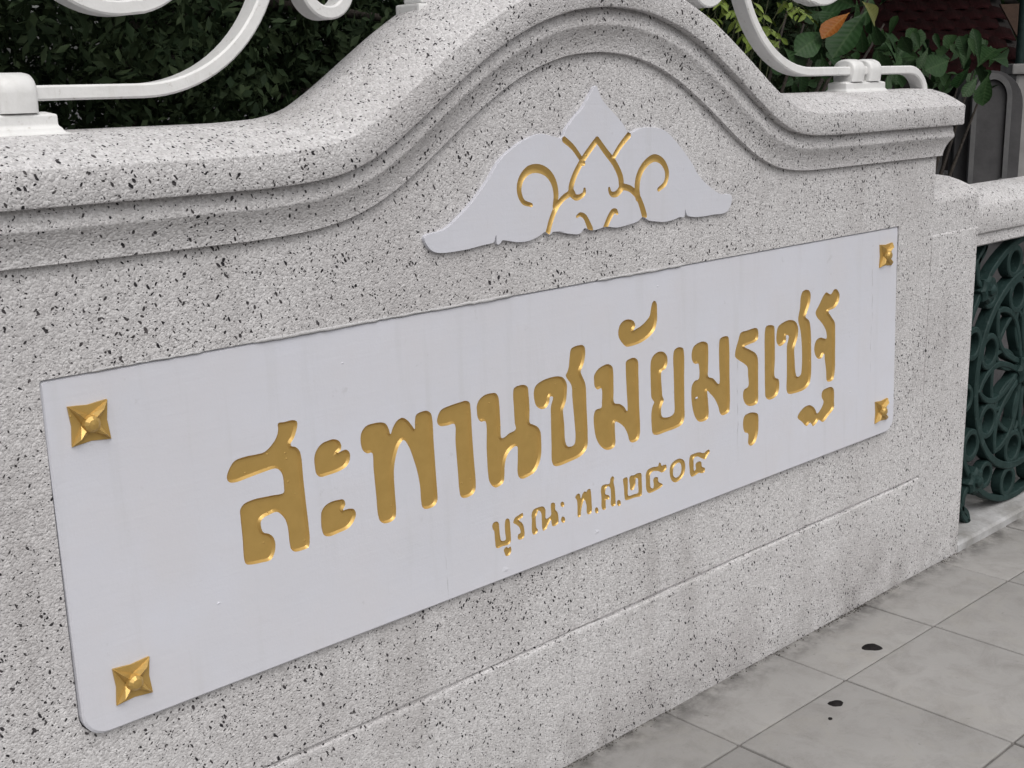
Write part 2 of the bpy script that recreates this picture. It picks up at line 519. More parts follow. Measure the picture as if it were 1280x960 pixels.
BIG = [[[0.9916,0.8562],[1.0033,0.8561],[1.0185,0.856],[1.0257,0.8527],[1.0262,0.846],[1.024,0.839],[1.0179,0.8268],[1.0112,0.8193],[1.0119,0.8155],[1.0202,0.8119],[1.0264,0.8039],[1.0285,0.7944],[1.0291,0.7577],[1.0302,0.7174],[1.0317,0.6767],[1.0315,0.6549],[1.0282,0.6432],[1.0175,0.6415],[1.0019,0.6429],[0.9955,0.6493],[0.9939,0.6591],[0.9927,0.6872],[0.9893,0.7004],[0.9817,0.7116],[0.9753,0.7163],[0.9618,0.7153],[0.95,0.7123],[0.9456,0.7075],[0.9481,0.6902],[0.9577,0.6851],[0.9648,0.678],[0.9679,0.6664],[0.9651,0.6518],[0.9575,0.6423],[0.9392,0.6424],[0.9228,0.6442],[0.9133,0.6476],[0.9107,0.6553],[0.9113,0.6882],[0.9112,0.7241],[0.9119,0.7358],[0.9183,0.743],[0.9348,0.7463],[0.9676,0.7449],[0.9911,0.7441],[0.9923,0.7514],[0.9916,0.7727],[0.9873,0.7813],[0.9809,0.7858],[0.9577,0.7853],[0.9314,0.7827],[0.9088,0.7808],[0.8979,0.7834],[0.8945,0.7915],[0.8997,0.8033],[0.9101,0.814],[0.9278,0.8166],[0.9537,0.8158],[0.9635,0.8165],[0.9775,0.8252],[0.9866,0.8351],[0.9908,0.846]],[[1.0591,0.7996],[1.0685,0.8067],[1.0793,0.809],[1.0918,0.8093],[1.1023,0.804],[1.106,0.7954],[1.1041,0.7881],[1.0984,0.7847],[1.1065,0.7866],[1.1156,0.7864],[1.1214,0.7795],[1.1206,0.7687],[1.1138,0.7593],[1.1007,0.7546],[1.0788,0.7526],[1.061,0.7531],[1.0544,0.7593],[1.0523,0.7736],[1.0531,0.7888]],[[1.0645,0.7024],[1.0756,0.7065],[1.0901,0.7069],[1.1027,0.7043],[1.105,0.6952],[1.0997,0.687],[1.1107,0.6867],[1.1216,0.683],[1.1247,0.6741],[1.1203,0.6641],[1.1085,0.6544],[1.0899,0.6514],[1.0679,0.6504],[1.0593,0.6551],[1.0558,0.667],[1.0559,0.6827],[1.0579,0.6948]],[[1.147,0.8075],[1.1579,0.8175],[1.1716,0.8189],[1.1905,0.817],[1.1989,0.8123],[1.2036,0.8027],[1.2066,0.7933],[1.2125,0.8037],[1.2219,0.8134],[1.2328,0.8164],[1.2432,0.8105],[1.2533,0.7981],[1.2584,0.7911],[1.2599,0.8056],[1.2634,0.8152],[1.2726,0.8183],[1.2873,0.8177],[1.2955,0.8116],[1.298,0.8007],[1.2981,0.7588],[1.2987,0.7102],[1.2995,0.6672],[1.2989,0.6551],[1.2936,0.6472],[1.284,0.6441],[1.2691,0.6458],[1.2638,0.6518],[1.2625,0.6628],[1.2621,0.6887],[1.258,0.7168],[1.2519,0.7391],[1.2441,0.7617],[1.2331,0.7774],[1.2229,0.7693],[1.2149,0.7535],[1.2089,0.7313],[1.2076,0.6901],[1.2076,0.6602],[1.2051,0.6474],[1.1976,0.6424],[1.1816,0.6425],[1.1732,0.6484],[1.1693,0.6598],[1.1683,0.694],[1.1667,0.7412],[1.1658,0.7698],[1.1566,0.771],[1.1485,0.7772],[1.1448,0.7894]],[[1.3109,0.8041],[1.3188,0.8129],[1.338,0.8166],[1.3611,0.8182],[1.3766,0.8182],[1.3843,0.8136],[1.3861,0.8011],[1.3865,0.7549],[1.3877,0.7081],[1.3891,0.6639],[1.3874,0.6517],[1.3803,0.6446],[1.3611,0.6425],[1.3526,0.6471],[1.35,0.6578],[1.3487,0.6985],[1.3471,0.7481],[1.3471,0.7816],[1.3306,0.7826],[1.3137,0.7855],[1.3084,0.7926]],[[1.4008,0.8034],[1.4066,0.8133],[1.4194,0.8197],[1.4375,0.8206],[1.4484,0.818],[1.4536,0.8098],[1.455,0.7955],[1.4556,0.7616],[1.4565,0.733],[1.4639,0.7328],[1.4753,0.7375],[1.4925,0.7419],[1.491,0.7542],[1.4904,0.7829],[1.4902,0.8112],[1.4931,0.8192],[1.5045,0.8221],[1.5197,0.8205],[1.5272,0.8151],[1.5288,0.8039],[1.5298,0.7722],[1.5291,0.7464],[1.5367,0.7419],[1.5482,0.7351],[1.5551,0.7249],[1.5565,0.7055],[1.5547,0.6794],[1.5483,0.6631],[1.5361,0.6497],[1.5223,0.6456],[1.5047,0.6439],[1.496,0.6484],[1.4925,0.6586],[1.4945,0.6872],[1.4941,0.709],[1.4857,0.7094],[1.4742,0.7034],[1.4663,0.6936],[1.4613,0.6804],[1.4596,0.6635],[1.4565,0.6497],[1.4477,0.6446],[1.4365,0.6436],[1.4274,0.6496],[1.4216,0.6596],[1.4194,0.6787],[1.4191,0.7185],[1.4193,0.7719],[1.4086,0.7735],[1.4017,0.7824],[1.4005,0.7951]],[[1.5422,0.8014],[1.5464,0.8121],[1.5583,0.8185],[1.582,0.8223],[1.6099,0.8207],[1.6219,0.8151],[1.6298,0.8025],[1.6295,0.7878],[1.6264,0.7707],[1.62,0.7587],[1.6175,0.7548],[1.6193,0.7247],[1.6203,0.6916],[1.6254,0.6806],[1.6357,0.6777],[1.6449,0.6803],[1.6484,0.6916],[1.647,0.728],[1.6436,0.7733],[1.6429,0.7948],[1.6385,0.8035],[1.6314,0.812],[1.6279,0.8185],[1.6316,0.8243],[1.6363,0.8326],[1.6393,0.849],[1.6432,0.8652],[1.6469,0.8691],[1.6579,0.8712],[1.6763,0.8702],[1.6814,0.8661],[1.6832,0.8599],[1.6825,0.8482],[1.6776,0.8333],[1.6691,0.8203],[1.6717,0.812],[1.678,0.8003],[1.6816,0.789],[1.6821,0.7509],[1.683,0.6963],[1.681,0.6693],[1.6732,0.6588],[1.6604,0.6525],[1.631,0.6486],[1.5981,0.6471],[1.588,0.6501],[1.5829,0.6581],[1.583,0.6938],[1.5841,0.7409],[1.5855,0.767],[1.5897,0.7764],[1.5919,0.7838],[1.5843,0.7862],[1.5817,0.7765],[1.5719,0.7667],[1.5589,0.7673],[1.5474,0.7753],[1.543,0.7869]],[[1.7058,0.8045],[1.7154,0.8145],[1.7297,0.8197],[1.7466,0.8208],[1.7586,0.8136],[1.761,0.8014],[1.7607,0.7676],[1.7615,0.7401],[1.7778,0.7342],[1.7902,0.7259],[1.7991,0.7155],[1.7988,0.7605],[1.7979,0.8051],[1.7994,0.8167],[1.8104,0.8207],[1.8255,0.8202],[1.8346,0.8125],[1.8356,0.7847],[1.8356,0.7257],[1.8356,0.6589],[1.8295,0.649],[1.8126,0.647],[1.804,0.6524],[1.799,0.6668],[1.79,0.6826],[1.7776,0.6939],[1.7628,0.7004],[1.7612,0.6887],[1.7615,0.6574],[1.7575,0.6496],[1.7378,0.6481],[1.7209,0.6577],[1.7076,0.6761],[1.7021,0.6977],[1.7015,0.7249],[1.7073,0.7355],[1.7241,0.7379],[1.7257,0.7471],[1.7255,0.7758],[1.7149,0.7755],[1.7069,0.7826],[1.7052,0.7946]],[[1.7785,0.8791],[1.7835,0.8924],[1.7957,0.9],[1.813,0.9001],[1.8255,0.8939],[1.8295,0.8848],[1.8235,0.8763],[1.833,0.8782],[1.8456,0.8817],[1.8609,0.8887],[1.8736,0.8987],[1.8787,0.915],[1.8838,0.9252],[1.8899,0.9271],[1.8957,0.9212],[1.8968,0.9022],[1.8959,0.8852],[1.8892,0.869],[1.8738,0.8576],[1.8457,0.8483],[1.8154,0.8457],[1.8005,0.8471],[1.7882,0.8575],[1.7799,0.8689]],[[1.873,0.7955],[1.8755,0.8072],[1.8843,0.8162],[1.9,0.8205],[1.9158,0.8169],[1.9249,0.8076],[1.9266,0.7933],[1.9203,0.782],[1.9071,0.7773],[1.9056,0.7652],[1.9074,0.7402],[1.9085,0.7257],[1.9128,0.716],[1.9076,0.7081],[1.9034,0.6982],[1.9062,0.6827],[1.9196,0.6778],[1.9357,0.6781],[1.9449,0.6828],[1.9461,0.7186],[1.9455,0.7723],[1.9452,0.8042],[1.9494,0.8159],[1.9639,0.8195],[1.9775,0.8148],[1.9805,0.8019],[1.9796,0.7483],[1.9792,0.6941],[1.9785,0.6651],[1.9715,0.6537],[1.9578,0.6493],[1.9198,0.6475],[1.8878,0.6471],[1.8762,0.6521],[1.873,0.6652],[1.8729,0.6972],[1.878,0.7121],[1.8822,0.7173],[1.8743,0.728],[1.8727,0.7466],[1.8725,0.7782]],[[2.0057,0.8013],[2.0116,0.8121],[2.025,0.8179],[2.0466,0.8184],[2.0592,0.8116],[2.0615,0.796],[2.0604,0.7601],[2.0608,0.7398],[2.0768,0.7329],[2.0976,0.7169],[2.0984,0.7616],[2.0987,0.802],[2.1015,0.8145],[2.1162,0.8186],[2.1311,0.8151],[2.1342,0.8004],[2.1349,0.7307],[2.1354,0.6643],[2.1319,0.6483],[2.1079,0.6448],[2.0992,0.6527],[2.0944,0.6661],[2.081,0.6872],[2.0648,0.7026],[2.057,0.7089],[2.0588,0.6874],[2.0607,0.6584],[2.0565,0.647],[2.0281,0.6466],[2.0142,0.6596],[2.0058,0.6816],[2.0023,0.7104],[2.005,0.7299],[2.0141,0.7382],[2.0283,0.7409],[2.027,0.7739],[2.0196,0.7743],[2.0103,0.7787],[2.0053,0.7895]],[[2.1563,0.7804],[2.1656,0.7994],[2.175,0.8164],[2.1982,0.819],[2.2354,0.8183],[2.2406,0.8084],[2.2384,0.7941],[2.2297,0.7892],[2.2061,0.7868],[2.1894,0.7841],[2.2099,0.7737],[2.2308,0.7619],[2.2381,0.7502],[2.2395,0.712],[2.2396,0.6738],[2.2396,0.6567],[2.2351,0.6469],[2.2077,0.6459],[2.1904,0.6556],[2.1831,0.6718],[2.186,0.686],[2.2027,0.6925],[2.2017,0.7187],[2.1998,0.7358],[2.1873,0.7463],[2.167,0.7581],[2.1554,0.7674]],[[2.183,0.6147],[2.188,0.6265],[2.2014,0.6301],[2.2255,0.6274],[2.2382,0.6206],[2.2405,0.5964],[2.2378,0.5754],[2.2281,0.558],[2.213,0.5526],[2.2018,0.5594],[2.2017,0.5831],[2.1892,0.5892],[2.1835,0.5998]],[[2.2654,0.8087],[2.2699,0.8173],[2.2873,0.818],[2.3001,0.8127],[2.3025,0.7904],[2.3034,0.7392],[2.3032,0.6955],[2.3178,0.6872],[2.3207,0.6716],[2.3157,0.6551],[2.3018,0.6469],[2.2791,0.647],[2.2675,0.6557],[2.2654,0.6732],[2.2643,0.7331]],[[2.3094,0.7935],[2.3158,0.8095],[2.3368,0.817],[2.3619,0.8188],[2.3842,0.8112],[2.3945,0.7955],[2.3934,0.7762],[2.3868,0.7621],[2.38,0.7502],[2.3815,0.7216],[2.3844,0.6949],[2.391,0.6806],[2.4058,0.6823],[2.4101,0.6992],[2.4095,0.7519],[2.4038,0.7876],[2.3952,0.8105],[2.3948,0.8191],[2.401,0.8397],[2.4053,0.8691],[2.4136,0.8787],[2.4359,0.878],[2.444,0.8683],[2.4415,0.8471],[2.4313,0.829],[2.4245,0.817],[2.4386,0.8062],[2.4448,0.7901],[2.4487,0.7235],[2.4479,0.6704],[2.4413,0.6537],[2.4266,0.6453],[2.3819,0.6426],[2.356,0.6466],[2.3497,0.6553],[2.3501,0.6923],[2.3498,0.727],[2.3503,0.7614],[2.3549,0.7715],[2.3573,0.7818],[2.347,0.7856],[2.3461,0.7728],[2.3357,0.7659],[2.3215,0.764],[2.3103,0.7743]],[[2.4656,0.8219],[2.4799,0.8374],[2.4978,0.8568],[2.509,0.8632],[2.5288,0.8562],[2.5438,0.8662],[2.5558,0.8637],[2.5662,0.85],[2.5619,0.8328],[2.5468,0.8215],[2.5198,0.8164],[2.5325,0.8013],[2.5469,0.7858],[2.5494,0.7608],[2.5501,0.7157],[2.5495,0.6658],[2.5428,0.6465],[2.5232,0.6442],[2.515,0.6493],[2.5119,0.6725],[2.5062,0.7005],[2.5028,0.7167],[2.4918,0.7074],[2.4762,0.7091],[2.4665,0.7183],[2.4609,0.7348],[2.4675,0.7523],[2.4848,0.7584],[2.5122,0.7523],[2.5113,0.7667],[2.5026,0.7813],[2.4862,0.797],[2.4701,0.8104]],[[2.394,0.5825],[2.4141,0.5986],[2.4404,0.6024],[2.46,0.594],[2.4699,0.583],[2.4751,0.5751],[2.4827,0.5772],[2.499,0.5909],[2.5024,0.5993],[2.4938,0.6124],[2.4969,0.6254],[2.5201,0.6302],[2.5401,0.6274],[2.5471,0.6183],[2.548,0.5928],[2.5476,0.5744],[2.5246,0.5605],[2.5016,0.5491],[2.4815,0.5578],[2.4741,0.5525],[2.4589,0.5475],[2.4468,0.5582],[2.4318,0.5531],[2.412,0.5676]]]
SMALL = [[[1.4233,0.5739],[1.4272,0.5787],[1.4359,0.5784],[1.4395,0.5745],[1.4404,0.5635],[1.4416,0.5475],[1.4445,0.5388],[1.4546,0.538],[1.4543,0.5518],[1.4544,0.5676],[1.4572,0.5766],[1.4628,0.5775],[1.4667,0.5731],[1.4679,0.556],[1.4682,0.5401],[1.4671,0.5305],[1.4619,0.527],[1.4454,0.5277],[1.434,0.527],[1.4299,0.5301],[1.4284,0.5433],[1.4271,0.5632],[1.4248,0.5658]],[[1.4489,0.5198],[1.4554,0.5239],[1.4608,0.52],[1.4655,0.522],[1.4679,0.5164],[1.4664,0.5099],[1.4611,0.5054],[1.4535,0.5066],[1.4504,0.5134]],[[1.4759,0.5657],[1.48,0.5735],[1.4904,0.5767],[1.5008,0.578],[1.5011,0.5709],[1.4953,0.5685],[1.4901,0.5669],[1.4976,0.5599],[1.5013,0.553],[1.5034,0.5364],[1.5006,0.5292],[1.4901,0.5281],[1.4856,0.5314],[1.4866,0.539],[1.4931,0.5412],[1.4909,0.5518],[1.4834,0.5598]],[[1.5235,0.569],[1.5281,0.5768],[1.5401,0.5787],[1.5547,0.577],[1.5599,0.5706],[1.5607,0.5512],[1.5674,0.5514],[1.5743,0.5547],[1.5747,0.5718],[1.5762,0.5779],[1.5816,0.5781],[1.5862,0.575],[1.5867,0.5626],[1.592,0.5562],[1.5945,0.5443],[1.5934,0.5343],[1.5873,0.5309],[1.5778,0.5314],[1.5752,0.5372],[1.5741,0.5456],[1.5672,0.5393],[1.5602,0.531],[1.5521,0.5292],[1.5496,0.5359],[1.5494,0.5501],[1.549,0.5644],[1.5452,0.5704],[1.5412,0.5724],[1.5384,0.5671],[1.5343,0.5622],[1.534,0.5482],[1.535,0.5399],[1.5384,0.5349],[1.5356,0.5296],[1.5268,0.528],[1.523,0.5331],[1.5226,0.5473],[1.5236,0.557]],[[1.6117,0.5668],[1.6111,0.5645],[1.6096,0.563],[1.6074,0.5625],[1.6049,0.5632],[1.6027,0.5648],[1.6013,0.5671],[1.6008,0.5696],[1.6014,0.5718],[1.6029,0.5733],[1.6051,0.5738],[1.6076,0.5732],[1.6098,0.5716],[1.6112,0.5693]],[[1.6125,0.5354],[1.6118,0.5327],[1.6102,0.5309],[1.6078,0.5303],[1.6053,0.5309],[1.603,0.5328],[1.6014,0.5355],[1.6009,0.5385],[1.6016,0.5412],[1.6032,0.543],[1.6055,0.5437],[1.6081,0.543],[1.6104,0.5411],[1.612,0.5384]],[[1.6422,0.573],[1.6465,0.5781],[1.6535,0.5784],[1.6563,0.5736],[1.6576,0.5671],[1.6634,0.5759],[1.6691,0.5791],[1.6734,0.5766],[1.6777,0.5803],[1.6848,0.5799],[1.687,0.5701],[1.6879,0.549],[1.6871,0.5324],[1.6813,0.5287],[1.6755,0.5302],[1.6728,0.5362],[1.6729,0.5486],[1.6674,0.5625],[1.6616,0.5536],[1.6571,0.5402],[1.6556,0.5323],[1.6499,0.5301],[1.6471,0.5345],[1.6475,0.5531],[1.6463,0.5668]],[[1.7068,0.5301],[1.7062,0.5274],[1.7048,0.5255],[1.7026,0.5248],[1.7003,0.5254],[1.6982,0.5272],[1.6968,0.5298],[1.6963,0.5328],[1.6969,0.5355],[1.6984,0.5373],[1.7005,0.538],[1.7028,0.5375],[1.7049,0.5357],[1.7063,0.533]],[[1.7154,0.5695],[1.7183,0.5775],[1.727,0.5791],[1.741,0.5777],[1.7446,0.5874],[1.7506,0.5909],[1.7551,0.5861],[1.7533,0.5777],[1.7561,0.5645],[1.7573,0.544],[1.7565,0.5291],[1.7476,0.5275],[1.7434,0.5324],[1.7443,0.5498],[1.7427,0.5678],[1.7374,0.5728],[1.7304,0.5708],[1.7285,0.5583],[1.7362,0.5549],[1.7407,0.5495],[1.7372,0.5453],[1.7295,0.5468],[1.7283,0.5363],[1.7276,0.5277],[1.7195,0.528],[1.7161,0.5344],[1.7163,0.5544]],[[1.7733,0.5286],[1.7727,0.5259],[1.771,0.524],[1.7685,0.5234],[1.7658,0.524],[1.7634,0.5259],[1.7618,0.5287],[1.7612,0.5317],[1.7618,0.5344],[1.7635,0.5362],[1.7659,0.5369],[1.7686,0.5362],[1.7711,0.5343],[1.7727,0.5316]],[[1.7818,0.5772],[1.7872,0.5789],[1.7944,0.5774],[1.7954,0.5548],[1.7961,0.5389],[1.8143,0.5374],[1.8261,0.5375],[1.8268,0.5548],[1.8261,0.5678],[1.8202,0.5697],[1.8188,0.5581],[1.8107,0.5473],[1.8027,0.5492],[1.8016,0.561],[1.7998,0.5716],[1.8035,0.5783],[1.8144,0.5777],[1.8272,0.579],[1.8372,0.5759],[1.8383,0.5623],[1.8383,0.534],[1.8365,0.5288],[1.8143,0.5297],[1.7961,0.5297],[1.787,0.5315],[1.7845,0.5397],[1.7835,0.5578]],[[1.8513,0.5695],[1.8568,0.5784],[1.8737,0.5809],[1.8907,0.5795],[1.8934,0.5854],[1.8983,0.585],[1.9022,0.5777],[1.9098,0.5777],[1.9164,0.5762],[1.9176,0.5694],[1.9118,0.5642],[1.9023,0.5626],[1.8908,0.5684],[1.8737,0.5714],[1.8655,0.5674],[1.8644,0.5534],[1.8663,0.5387],[1.8739,0.5356],[1.8757,0.5429],[1.8746,0.5536],[1.8795,0.5576],[1.889,0.5548],[1.8909,0.5457],[1.9024,0.5377],[1.9044,0.5346],[1.8948,0.5304],[1.8815,0.5285],[1.8701,0.5274],[1.8607,0.5279],[1.8543,0.5326],[1.8513,0.5411],[1.8513,0.5566]],[[1.9273,0.5566],[1.9311,0.5715],[1.9446,0.5788],[1.9623,0.5793],[1.975,0.5719],[1.9792,0.5577],[1.9746,0.5428],[1.9628,0.5336],[1.9451,0.5308],[1.9333,0.5381]],[[1.9922,0.5653],[1.9961,0.5777],[2.0101,0.5798],[2.0263,0.5789],[2.0427,0.5738],[2.053,0.5769],[2.0612,0.577],[2.0626,0.5707],[2.0553,0.5656],[2.0472,0.5586],[2.0348,0.5636],[2.0183,0.5713],[2.0083,0.5696],[2.0073,0.5565],[2.0087,0.5414],[2.0147,0.544],[2.0137,0.555],[2.0226,0.5588],[2.0329,0.5559],[2.0359,0.5444],[2.0455,0.539],[2.0444,0.5311],[2.0354,0.5297],[2.0251,0.533],[2.0109,0.5302],[2.0008,0.5299],[1.9955,0.5352],[1.9933,0.549]]]
ZERO_IN = [[1.9383,0.5527],[1.9409,0.5653],[1.9506,0.5709],[1.9604,0.5705],[1.9656,0.5621],[1.9646,0.5491],[1.9568,0.5417],[1.947,0.5409],[1.9399,0.5458]]
ORN = [[1.2939,1.1153],[1.3386,1.1245],[1.3798,1.1485],[1.4151,1.1762],[1.4402,1.1999],[1.4659,1.229],[1.495,1.2479],[1.5317,1.2641],[1.5689,1.2718],[1.5989,1.2663],[1.6219,1.2626],[1.6338,1.278],[1.6536,1.2959],[1.6776,1.3138],[1.6979,1.3374],[1.7138,1.3526],[1.724,1.3342],[1.7395,1.3182],[1.7632,1.2999],[1.7846,1.2833],[1.8053,1.2636],[1.834,1.2699],[1.8734,1.2708],[1.908,1.2639],[1.9315,1.2499],[1.9615,1.226],[1.9922,1.1977],[2.0173,1.1693],[2.0428,1.1501],[2.0945,1.1246],[2.124,1.1224],[2.1296,1.1139],[2.1151,1.089],[2.0633,1.0855],[2.0252,1.0849],[1.994,1.0877],[1.9804,1.0928],[1.9741,1.105],[1.9725,1.0896],[1.9573,1.0902],[1.9392,1.0868],[1.9094,1.0849],[1.8859,1.0878],[1.8627,1.0919],[1.8455,1.1002],[1.8285,1.0931],[1.806,1.0896],[1.7673,1.087],[1.7456,1.0905],[1.7295,1.0905],[1.7082,1.0879],[1.6924,1.0894],[1.6794,1.0942],[1.6664,1.0855],[1.6407,1.0873],[1.6106,1.0948],[1.625,1.0923],[1.5951,1.0952],[1.5876,1.0907],[1.5754,1.0972],[1.5607,1.0917],[1.5364,1.0855],[1.5079,1.0856],[1.4801,1.0912],[1.4686,1.0924],[1.4639,1.0878],[1.457,1.0868],[1.4553,1.1038],[1.452,1.0991],[1.4504,1.0926],[1.421,1.0889],[1.3768,1.0853],[1.3173,1.0879],[1.3012,1.0983]]
STROKES = [[0,[[1.7147,1.2555],[1.6966,1.24],[1.6722,1.2168],[1.6518,1.1908],[1.6436,1.1696],[1.6497,1.1571]],[0.00533,0.00547,0.00561,0.00579,0.00599,0.00616]],[0,[[1.7147,1.2555],[1.7375,1.2324],[1.7624,1.2087],[1.7792,1.1823],[1.7817,1.1662]],[0.00533,0.00569,0.00595,0.00631,0.00654]],[0,[[1.6419,1.1642],[1.6552,1.1533],[1.6688,1.1539],[1.6794,1.1603],[1.6795,1.1669]],[0.00611,0.00531,0.00443,0.00356,0.00266]],[0,[[1.7851,1.1637],[1.768,1.1513],[1.7553,1.1512],[1.7494,1.1561],[1.7469,1.1631]],[0.00654,0.00553,0.00462,0.00366,0.00275]],[0,[[1.6272,1.2597],[1.6488,1.2452],[1.6667,1.2269],[1.6777,1.2137]],[0.0052,0.00465,0.00438,0.00441]],[0,[[1.8034,1.2598],[1.7795,1.2413],[1.7625,1.2238],[1.7549,1.2142]],[0.00555,0.00491,0.00458,0.00458]],[0,[[1.6007,1.1402],[1.6043,1.1616],[1.5994,1.1836],[1.586,1.2006],[1.5636,1.2111],[1.5375,1.2106],[1.5187,1.1971],[1.5122,1.1766],[1.5211,1.1564],[1.5417,1.1484]],[0.0052,0.00574,0.00631,0.00684,0.0073,0.00706,0.00603,0.00512,0.00428,0.00335]],[0,[[1.582,1.0957],[1.5918,1.1193],[1.6054,1.1399],[1.6236,1.1547],[1.645,1.1629]],[0.00522,0.00522,0.00522,0.0052,0.00528]],[0,[[1.8294,1.1386],[1.8268,1.1561],[1.8311,1.1788],[1.8488,1.2006],[1.8772,1.2122],[1.9026,1.2032],[1.9165,1.1819],[1.9112,1.1616],[1.8912,1.1502]],[0.00668,0.00668,0.00671,0.00662,0.00675,0.00609,0.00544,0.00463,0.00391]],[0,[[1.849,1.102],[1.84,1.1232],[1.8285,1.1415],[1.8075,1.1575],[1.7851,1.1637]],[0.00678,0.00624,0.00572,0.00567,0.00561]],[1,[[1.6586,1.1177],[1.6667,1.1209],[1.6787,1.1159],[1.6883,1.1022],[1.6947,1.0903]],[0.00266,0.00358,0.0045,0.00543,0.00634]],[2,[[1.7354,1.0893],[1.7456,1.1054],[1.7576,1.118],[1.7661,1.1185],[1.7695,1.1136]],[0.00555,0.00558,0.00558,0.00422,0.00279]]]

# ================================================================== SETTING
G = tag(mesh('ground', [(-150, -150, -0.03), (250, -150, -0.03), (250, 250, -0.03), (-150, 250, -0.03)], [(0, 1, 2, 3)], 'ground'), kind='structure')
pv = tag(mesh('pavement', [(-3.0, -3.06, -0.004), (8.0, -3.06, -0.004), (8.0, 0.10, -0.004), (-3.0, 0.10, -0.004)], [(0, 1, 2, 3)], 'joint'), kind='structure')
PX, PY = 0.405, 0.400
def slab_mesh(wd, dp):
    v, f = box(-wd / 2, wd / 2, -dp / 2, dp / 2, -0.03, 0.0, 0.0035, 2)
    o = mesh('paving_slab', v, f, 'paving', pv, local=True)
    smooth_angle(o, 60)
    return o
proto = {}
def put_slab(wd, dp, x, y):
    key = (round(wd, 3), round(dp, 3))
    if key not in proto:
        o = proto[key] = slab_mesh(wd, dp)
    else:
        o = proto[key].copy()
        COL.objects.link(o)
    o.location = (x, y, random.uniform(-0.0012, 0.0012))
    o.rotation_euler = (random.uniform(-.002, .002), random.uniform(-.002, .002), 0)
J = 0.005
for i in range(-9, 14):
    xc = 1.926 + PX * (i + 0.5)
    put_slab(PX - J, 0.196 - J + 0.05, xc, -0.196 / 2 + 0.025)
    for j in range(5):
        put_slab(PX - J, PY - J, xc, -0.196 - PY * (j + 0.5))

# ================================================================== THE NAME WALL
XC = 1.72                       # axis of symmetry
X0, X1 = XC - 1.277, XC + 1.277  # central block
YF, YB = 0.008, 0.190           # its faces
wall = thing('bridge_name_wall', (XC, 0.1, 0.0), 'speckled terrazzo wall with curved top and white name plate of gold engraved letters', 'wall')

HP = [(0, 1.4915), (0.10, 1.4835), (0.187, 1.460), (0.26, 1.429), (0.317, 1.397), (0.367, 1.366), (0.416, 1.334), (0.463, 1.303), (0.517, 1.271),
      (0.555, 1.253), (0.60, 1.2395), (0.66, 1.2325), (0.74, 1.231), (1.0, 1.231), (1.4, 1.231)]
_h = np.array([-a for a, b in HP[:0:-1]] + [a for a, b in HP])
_z = np.array([b for a, b in HP[:0:-1]] + [b for a, b in HP])
_gx = np.linspace(-1.35, 1.35, 1081)
_gz = np.interp(_gx, _h, _z)
_k = np.exp(-0.5 * (np.arange(-40, 41) / 10.0) ** 2); _k /= _k.sum()
_pad = np.pad(_gz, 40, mode='edge')
_gz = np.convolve(_pad, _k, 'valid')
_gz = _gz - 0.011 * np.clip((-_gx - 0.35) / 0.4, 0, 1)          # the left arm sits a little lower
def curve_z(x): return float(np.interp(x - XC, _gx, _gz))
def curve_n(x):
    t = np.array((0.01, curve_z(x + 0.005) - curve_z(x - 0.005)))
    t /= np.linalg.norm(t)
    return np.array((-t[1], t[0]))
def off_path(x, n):
    nn = curve_n(x)
    return x + nn[0] * n, curve_z(x) + nn[1] * n

# coping: moulded section swept along the curve, mitred returns at both ends
FRONT = [(YF + 0.02, -0.077), (-0.0005, -0.0775), (-0.0030, -0.0765), (-0.0035, -0.0715), (-0.0045, -0.065), (-0.0075, -0.055), (-0.0125, -0.044), (-0.0185, -0.0345),
         (-0.0215, -0.0305), (-0.0222, -0.0285), (-0.0222, -0.026), (-0.0190, -0.006), (-0.0175, 0.0010), (-0.034, 0.0), (-0.0365, 0.001), (-0.038, 0.004), (-0.0385, 0.0465), (-0.0380, 0.0485),
         (-0.0365, 0.0500), (-0.024, 0.0570), (-0.006, 0.0670), (0.020, 0.0790), (0.055, 0.0890)]
YM = (YF + YB) / 2
nf = len(FRONT)
SEC = FRONT + [(YM, 0.0930)] + [(2 * YM - y, n) for y, n in FRONT[::-1]]
ns = len(SEC)
xs = list(np.linspace(X0 + 0.01, X1 - 0.01, 240))
V, F = [], []
def over(j):
    k = min(j, ns - 1 - j)
    y = FRONT[k][0] if k < nf else YM
    return min(max(YF - y, 0.0), 0.0465) if k < 17 else 0.0465 - (0.001 if k == 17 else 0.0)
for j, (y, n) in enumerate(SEC):
    V.append((X0 - over(j), y, curve_z(X0) + n))
for x in xs:
    for j, (y, n) in enumerate(SEC):
        px, pz = off_path(x, n)
        V.append((px, y, pz))
for j, (y, n) in enumerate(SEC):
    V.append((X1 + over(j), y, curve_z(X1) + n))
ncol = len(xs) + 2
for i in range(ncol - 1):
    for j in range(ns - 1):
        a = i * ns + j
        F.append((a, a + ns, a + ns + 1, a + 1))
for base, flip in ((0, False), ((ncol - 1) * ns, True)):
    for j in range(nf):
        q = (base + j, base + j + 1, base + ns - 2 - j, base + ns - 1 - j)
        if j == nf - 1:
            q = (base + j, base + j + 1, base + j + 2)
        F.append(q[::-1] if flip else q)
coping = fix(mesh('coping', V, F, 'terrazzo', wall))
smooth_angle(coping, 28)

